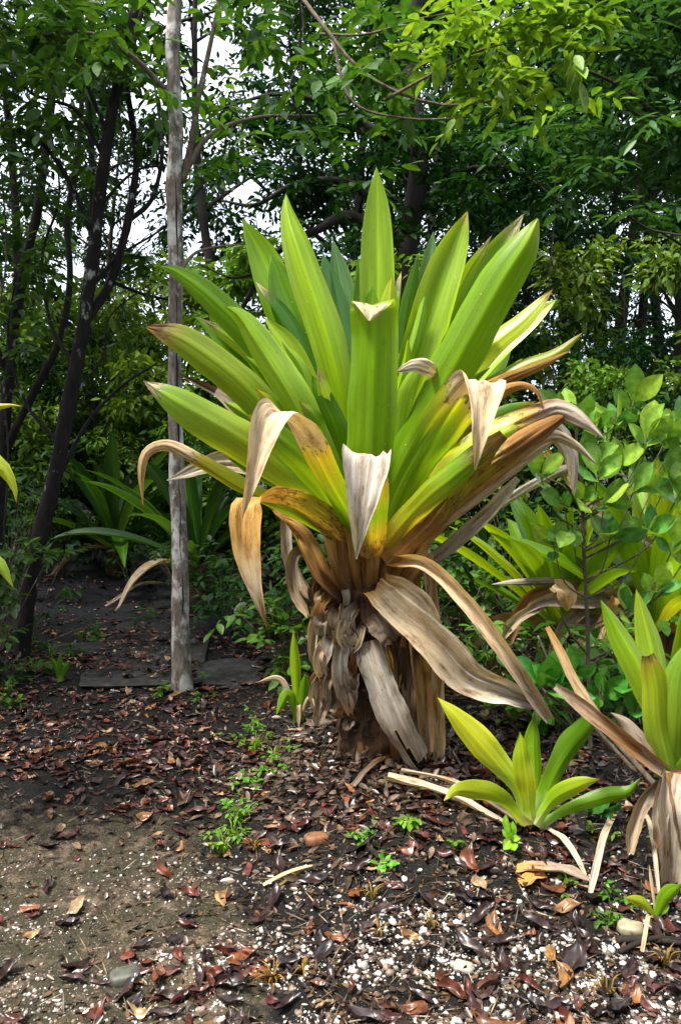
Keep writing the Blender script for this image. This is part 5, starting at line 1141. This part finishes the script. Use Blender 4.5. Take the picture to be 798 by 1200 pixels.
# ------------------------------------------------------------------ fallen leaves
LCOL = {'red': [(0.07, 0.018, 0.011), (0.11, 0.03, 0.012), (0.05, 0.013, 0.009)], 'dark': [(0.018, 0.009, 0.008), (0.03, 0.014, 0.012), (0.045, 0.022, 0.018)], 'tan': [(0.2, 0.085, 0.028), (0.24, 0.13, 0.055), (0.26, 0.17, 0.09)]}
def fallen(L, w, curl, cup, seed, n=11, m=5):
    t = np.linspace(0, 1, n); sx = np.linspace(-1, 1, m)
    ww = np.interp(t, [0, .08, .2, .45, .7, .9, 1], [.02, .05, .5, 1, .85, .35, .0]) * w / 2
    V = np.zeros((n, m, 3))
    for i in range(n):
        for j in range(m):
            z = curl * (2 * t[i] - 1) ** 2 + cup * abs(sx[j]) ** 1.4 * ww[i] + .012 * mnoise.noise((seed, t[i] * 4, sx[j] * 1.5))
            V[i, j] = ((t[i] - .5) * L, sx[j] * ww[i] * math.cos(min(abs(cup), 1.2) * .7) + .008 * math.sin(t[i] * 5 + seed), z)
    V[..., 2] -= V[..., 2].min()
    idx = np.arange(n * m).reshape(n, m)
    Q = np.stack([idx[:-1, :-1], idx[:-1, 1:], idx[1:, 1:], idx[1:, :-1]], -1).reshape(-1, 4)
    return V.reshape(-1, 3), Q
VAR = {}
_rr = random.Random(4)
for cls in LCOL:
    for k in range(5):
        V, Q = fallen(_rr.uniform(.07, .1), _rr.uniform(.03, .045), _rr.uniform(.0, .02), _rr.uniform(-.5, 1.1), k * 3.1 + len(cls), 13, 7)
        c = np.array(LCOL[cls][k % 3]); cols = np.array([c * (1 + .5 * mnoise.noise(Vector(v) * 30)) for v in V])
        VAR[cls, k] = mesh_from("fallen_leaf", V, Q, M_LITTER, cols)
def ground_normal(x, y):
    e = .04
    return unit(np.array([terrain(x - e, y) - terrain(x + e, y), terrain(x, y - e) - terrain(x, y + e), 2 * e]))
def litter():
    rs = np.random.default_rng(21)
    protos = {}
    lab = {'red': "red-brown curled fallen leaf on the wet ground in the foreground", 'dark': "blackish wet fallen leaf on the ground in the foreground", 'tan': "pale tan or orange fallen leaf on the ground in the foreground"}
    near, far = [], []
    tries = 0
    while len(near) < 235:
        py = rs.uniform(985, 1225); px = rs.uniform(-30, 830)
        d = .75 if px > 260 else .4
        if 150 < px < 420 and py > 1100: d = 1.0
        if rs.uniform() < d: near.append((px, py))
    for px, py in near:
        p = G(px, py); cls = rs.choice(['red', 'dark', 'tan'], p=[.42, .49, .09]); k = int(rs.integers(0, 5))
        if (cls, k) not in protos:
            o = link("fallen_leaf", VAR[cls, k]); tag(o, lab[cls], "leaf", cls_group[cls]); protos[cls, k] = o
        else:
            o = protos[cls, k].copy(); COL.objects.link(o)
        s = rs.uniform(.75, 1.5) * (.85 if px < 260 else 1)
        o.location = (p[0], p[1], terrain_fine(p[0], p[1]) + .003); o.scale = (s, s, s)
        q = Vector(ground_normal(p[0], p[1])).to_track_quat('Z', 'Y').to_euler()
        q.rotate_axis('Z', rs.uniform(0, 6.283)); q.rotate_axis('X', rs.normal(0, .25)); q.rotate_axis('Y', rs.normal(0, .15))
        o.rotation_euler = q
    mb = MB(); n = 0
    lib = [fallen(_rr.uniform(.055, .12), _rr.uniform(.022, .055), _rr.uniform(0, .02), _rr.uniform(-.5, 1), k, 7, 5) for k in range(14)]
    while n < 13000:
        Yv = 2.2 + 8.3 * rs.uniform() ** 1.25; x = rs.uniform(-3.6, 3.2) * (.5 + Yv / 10)
        e = float(path_edge(Yv))
        on_path = x < e
        dens = (sstep(2.75, 3.6, Yv) if on_path else .8 * sstep(2.3, 3.0, Yv))
        if on_path and Yv > 6.6: dens *= .35
        dens *= .75 + 1.3 * mnoise.noise((x * 1.4, Yv * 1.4, 3)) + .9 * mnoise.noise((x * 4, Yv * 4, 8))
        if rs.uniform() > dens: continue
        V, Q = lib[int(rs.integers(0, 14))]; s = rs.uniform(.35, 1.1)
        a = rs.uniform(0, 6.28); ca, sa = math.cos(a), math.sin(a)
        b1, b2 = rs.normal(0, .25), rs.normal(0, .2)
        R = np.array([[ca, -sa, 0], [sa, ca, 0], [0, 0, 1]]) @ np.array([[1, 0, 0], [0, math.cos(b1), -math.sin(b1)], [0, math.sin(b1), math.cos(b1)]]) @ np.array([[math.cos(b2), 0, math.sin(b2)], [0, 1, 0], [-math.sin(b2), 0, math.cos(b2)]])
        cls = rs.choice(['red', 'dark', 'tan'], p=[.44, .42, .14]); c = np.array(LCOL[cls][int(rs.integers(0, 3))]) * rs.uniform(.7, 1.3)
        zz = terrain_fine(x, Yv) + .004
        if slab_under(x, Yv): zz += .05
        mb.add(V * s @ R.T + [x, Yv, zz], Q, None, c); n += 1
    tag(link("leaf_litter", mb.mesh("leaf_litter", M_LITTER)), "brown leaf litter covering the path and the bank", "leaf litter", kind="stuff")
cls_group = {'red': "red-brown fallen leaves in front", 'dark': "blackish fallen leaves in front", 'tan': "tan fallen leaves in front"}
_sl = G(180, 762)
def slab_under(x, y):
    dx, dy = x - _sl[0], y - _sl[1]; c, s = math.cos(-.12), math.sin(-.12)
    return abs(dx * c - dy * s) < .39 and abs(dx * s + dy * c) < .9
litter()

def crumbs():
    rs = np.random.default_rng(55); mb = MB(); N = 17000
    Yv = 1.8 + 4.2 * rs.uniform(0, 1, N) ** 1.3; x = rs.uniform(-.56, .56, N) * Yv
    keep = rs.uniform(0, 1, N) < np.where(x < path_edge(Yv), .35, 1.0); x, Yv = x[keep], Yv[keep]
    P = np.array([(a, b, terrain_fine(a, b) + .004) for a, b in zip(x, Yv)])
    D = rs.normal(0, 1, (len(P), 3)) * [1, 1, .25]
    leaf_cloud(mb, P, D, .027, aspect=.45, rs=rs, cols=((0.008, 0.005, 0.004), (0.12, 0.06, 0.033)), tilt=.5, droop=0)
    D2 = rs.normal(0, 1, (len(P), 3)) * [1, 1, .18]
    leaf_cloud(mb, P[:4200], D2[:4200], .07, aspect=.05, rs=rs, cols=((0.03, 0.02, 0.014), (0.24, 0.17, 0.11)), tilt=.5, droop=0)
    n = 3200; a = rs.normal(.17, .42, n); b_ = rs.normal(3.45, .34, n)
    P = np.array([(u, v, terrain_fine(u, v) + .004 + .03 * math.exp(-((u - .17) ** 2 + (v - 3.7) ** 2) / .06) * rs.uniform()) for u, v in zip(a, b_)])
    leaf_cloud(mb, P, rs.normal(0, 1, (n, 3)) * [1, 1, .3], .06, aspect=.34, rs=rs, cols=((0.012, 0.008, 0.006), (0.17, 0.11, 0.075)), tilt=.6, droop=.1, six=True)
    tag(link("ground_debris", mb.mesh("ground_debris", M_LITTER)), "leaf crumbs and broken twigs on the soil", "debris", kind="stuff")
crumbs()
for pts, Y0, lab in (([(2, 200), (8, 300), (-4, 400), (10, 520), (4, 640)], 4.6, "twisted vine hanging at the left edge before the trunks"), ([(350, -20), (352, 60), (340, 110), (372, 160)], 4.4, "looping vine hanging from the canopy above the tallest leaves"), ([(648, 120), (650, 240), (643, 350), (650, 470)], 8.0, "thin vine hanging straight down right of the giant rosette"),
                     ([(735, 252), (760, 268), (800, 276)], 4.6, "bare twig curving in from the right edge"), ([(148, 20), (140, 120), (152, 230), (140, 330)], 5.6, "thin vine hanging between the leaning trunk and the pale trunk"), ([(300, 250), (306, 330), (298, 400), (310, 470)], 8.0, "dark thin vine hanging left behind the rosette")):
    P = [at(a, b, Y0 + .1 * math.sin(i * 2)) for i, (a, b) in enumerate(pts)]; mb = MB(); tube(mb, P, np.full(len(P), .005), 6, 40, .3, seed=pts[0][0])
    tag(link("vine" if "vine" in lab else "twig", mb.mesh("vine", M_FAR, P[0]), None, tuple(P[0])), lab, "vine" if "vine" in lab else "twig")

# ------------------------------------------------------------------ dry straws, sticks and fallen strips on the ground
def ground_strip(a, b, w, cols, label, name="dry_strip", lift=.02, mid=None, fold=.6, group=None):
    P0, P1 = G(*a), G(*b); m = (P0 + P1) / 2 if mid is None else G(*mid)
    P = np.array([P0 + [0, 0, .012], m + [0, 0, lift + .012], P1 + [0, 0, .012]])
    mb = MB(); V, Q, C, U, D = strap_arrays(P, w, cols, prof='torn', S=np.cross(unit(P1 - P0), [0, 0, 1.0]), fold=fold, n=22, m=7, seed=a[0], curl=.4, hint=(0, 0, 1)); mb.add(V, Q, None, C, U, D)
    tag(link(name, mb.mesh(name, M_STRAP, P0), None, tuple(P0)), label, "dead leaf", group)
ground_strip((309, 1042), (370, 1018), .018, [(0, 'C'), (1, 'T')], "yellow straw lying on the dark gravel below the weeds", lift=.01)
ground_strip((322, 1046), (356, 1022), .012, [(0, 'o'), (1, 'N')], "orange sliver lying along the yellow straw", lift=.0)
ground_strip((452, 916), (600, 975), .055, [(0, 'T'), (.5, 'G'), (1, 'S')], "broad dry bromeliad strip lying from the dead skirt towards the small bromeliad", lift=.03)
ground_strip((468, 908), (610, 970), .04, [(0, 'G'), (.5, 'T'), (1, 'S')], "narrow dry strip lying just above the broad one", lift=.05)
ground_strip((720, 958), (690, 1058), .03, [(0, 'T'), (1, 'G')], "pale dry strip lying upright on the litter right of the small bromeliad", lift=.05)
ground_strip((640, 975), (685, 1030), .03, [(0, 'G'), (1, 'T')], "dry strip lying below the small bromeliad towards the right", lift=.03)
ground_strip((605, 1022), (690, 1036), .06, [(0, 'N'), (.5, 'S'), (1, 'S')], "wide brown dead leaf flat on the soil under the small bromeliad", lift=.02, fold=.2)
ground_strip((610, 1040), (640, 1030), .05, [(0, 'N'), (1, 'N')], "orange dead scrap left of the wide brown dead leaf", lift=.01, fold=.2)
ground_strip((752, 955), (772, 1055), .02, [(0, 'T'), (1, 'G')], "thin dry strip standing under the torn right-edge leaf", lift=.08)
ground_strip((752, 1120), (764, 1080), .014, [(0, 'T'), (1, 'C')], "pale straw bent at the foot of the tiny right-edge bromeliad", lift=.05)
ground_strip((415, 925), (455, 890), .03, [(0, 'S'), (1, 'B')], "short brown strip leaning at the foot of the giant stem", lift=.02)
ground_strip((290, 725), (238, 645), .06, [(0, 'S'), (1, 'S')], "long brown dead leaf leaning right of the pale trunk", lift=.25, mid=(262, 690))
ground_strip((125, 712), (200, 685), .05, [(0, 'S'), (1, 'T')], "fallen dead strip across the foot of the dark bromeliads", lift=.1)
def stick(a, b, r0, label, lift=.02):
    P0, P1 = G(*a), G(*b); mb = MB(); tube(mb, [P0 + [0, 0, r0], (P0 + P1) / 2 + [0, 0, lift], P1 + [0, 0, r0]], [r0, r0 * .9, r0 * .6], 8, 24, .25, seed=a[0])
    tag(link("stick", mb.mesh("stick", M_FAR, P0), None, tuple(P0)), label, "stick")
stick((722, 1105), (810, 1112), .012, "dark wet stick on the soil below the tiny right-edge bromeliad")
stick((725, 1118), (800, 1104), .008, "thinner dark stick crossing the thick one at the right edge", .03)
stick((130, 935), (250, 915), .004, "thin twig across the leaf litter of the path")
stick((455, 1062), (540, 1040), .003, "thin dark twig curved on the bare bank")
stick((170, 830), (330, 800), .004, "thin twig lying in front of the flat stone")
def tangle_stick(pts, r0, lab):
    P = [at(a, b, Y) for a, b, Y in pts]; mb = MB(); tube(mb, P, np.linspace(r0, r0 * .5, len(P)), 8, 30, .25, seed=pts[0][0])
    tag(link("stick", mb.mesh("stick", M_TWIG, P[0]), None, tuple(P[0])), lab, "stick")
tangle_stick([(772, 925, 2.95), (700, 850, 3.1), (640, 812, 3.2), (560, 745, 3.35)], .012, "grey-brown stick slanting up left from the right-edge bromeliad through the tangle")
tangle_stick([(745, 905, 3.0), (690, 845, 3.1), (655, 800, 3.2), (630, 745, 3.3)], .009, "thinner stick slanting just right of the grey-brown one")
tangle_stick([(530, 880, 3.3), (560, 930, 3.15), (588, 965, 3.05)], .006, "thin pale straw leaning between the dead skirt and the small bromeliad")
tangle_stick([(700, 780, 3.9), (670, 745, 3.8), (655, 715, 3.75)], .008, "short dry stick standing under the sapling")
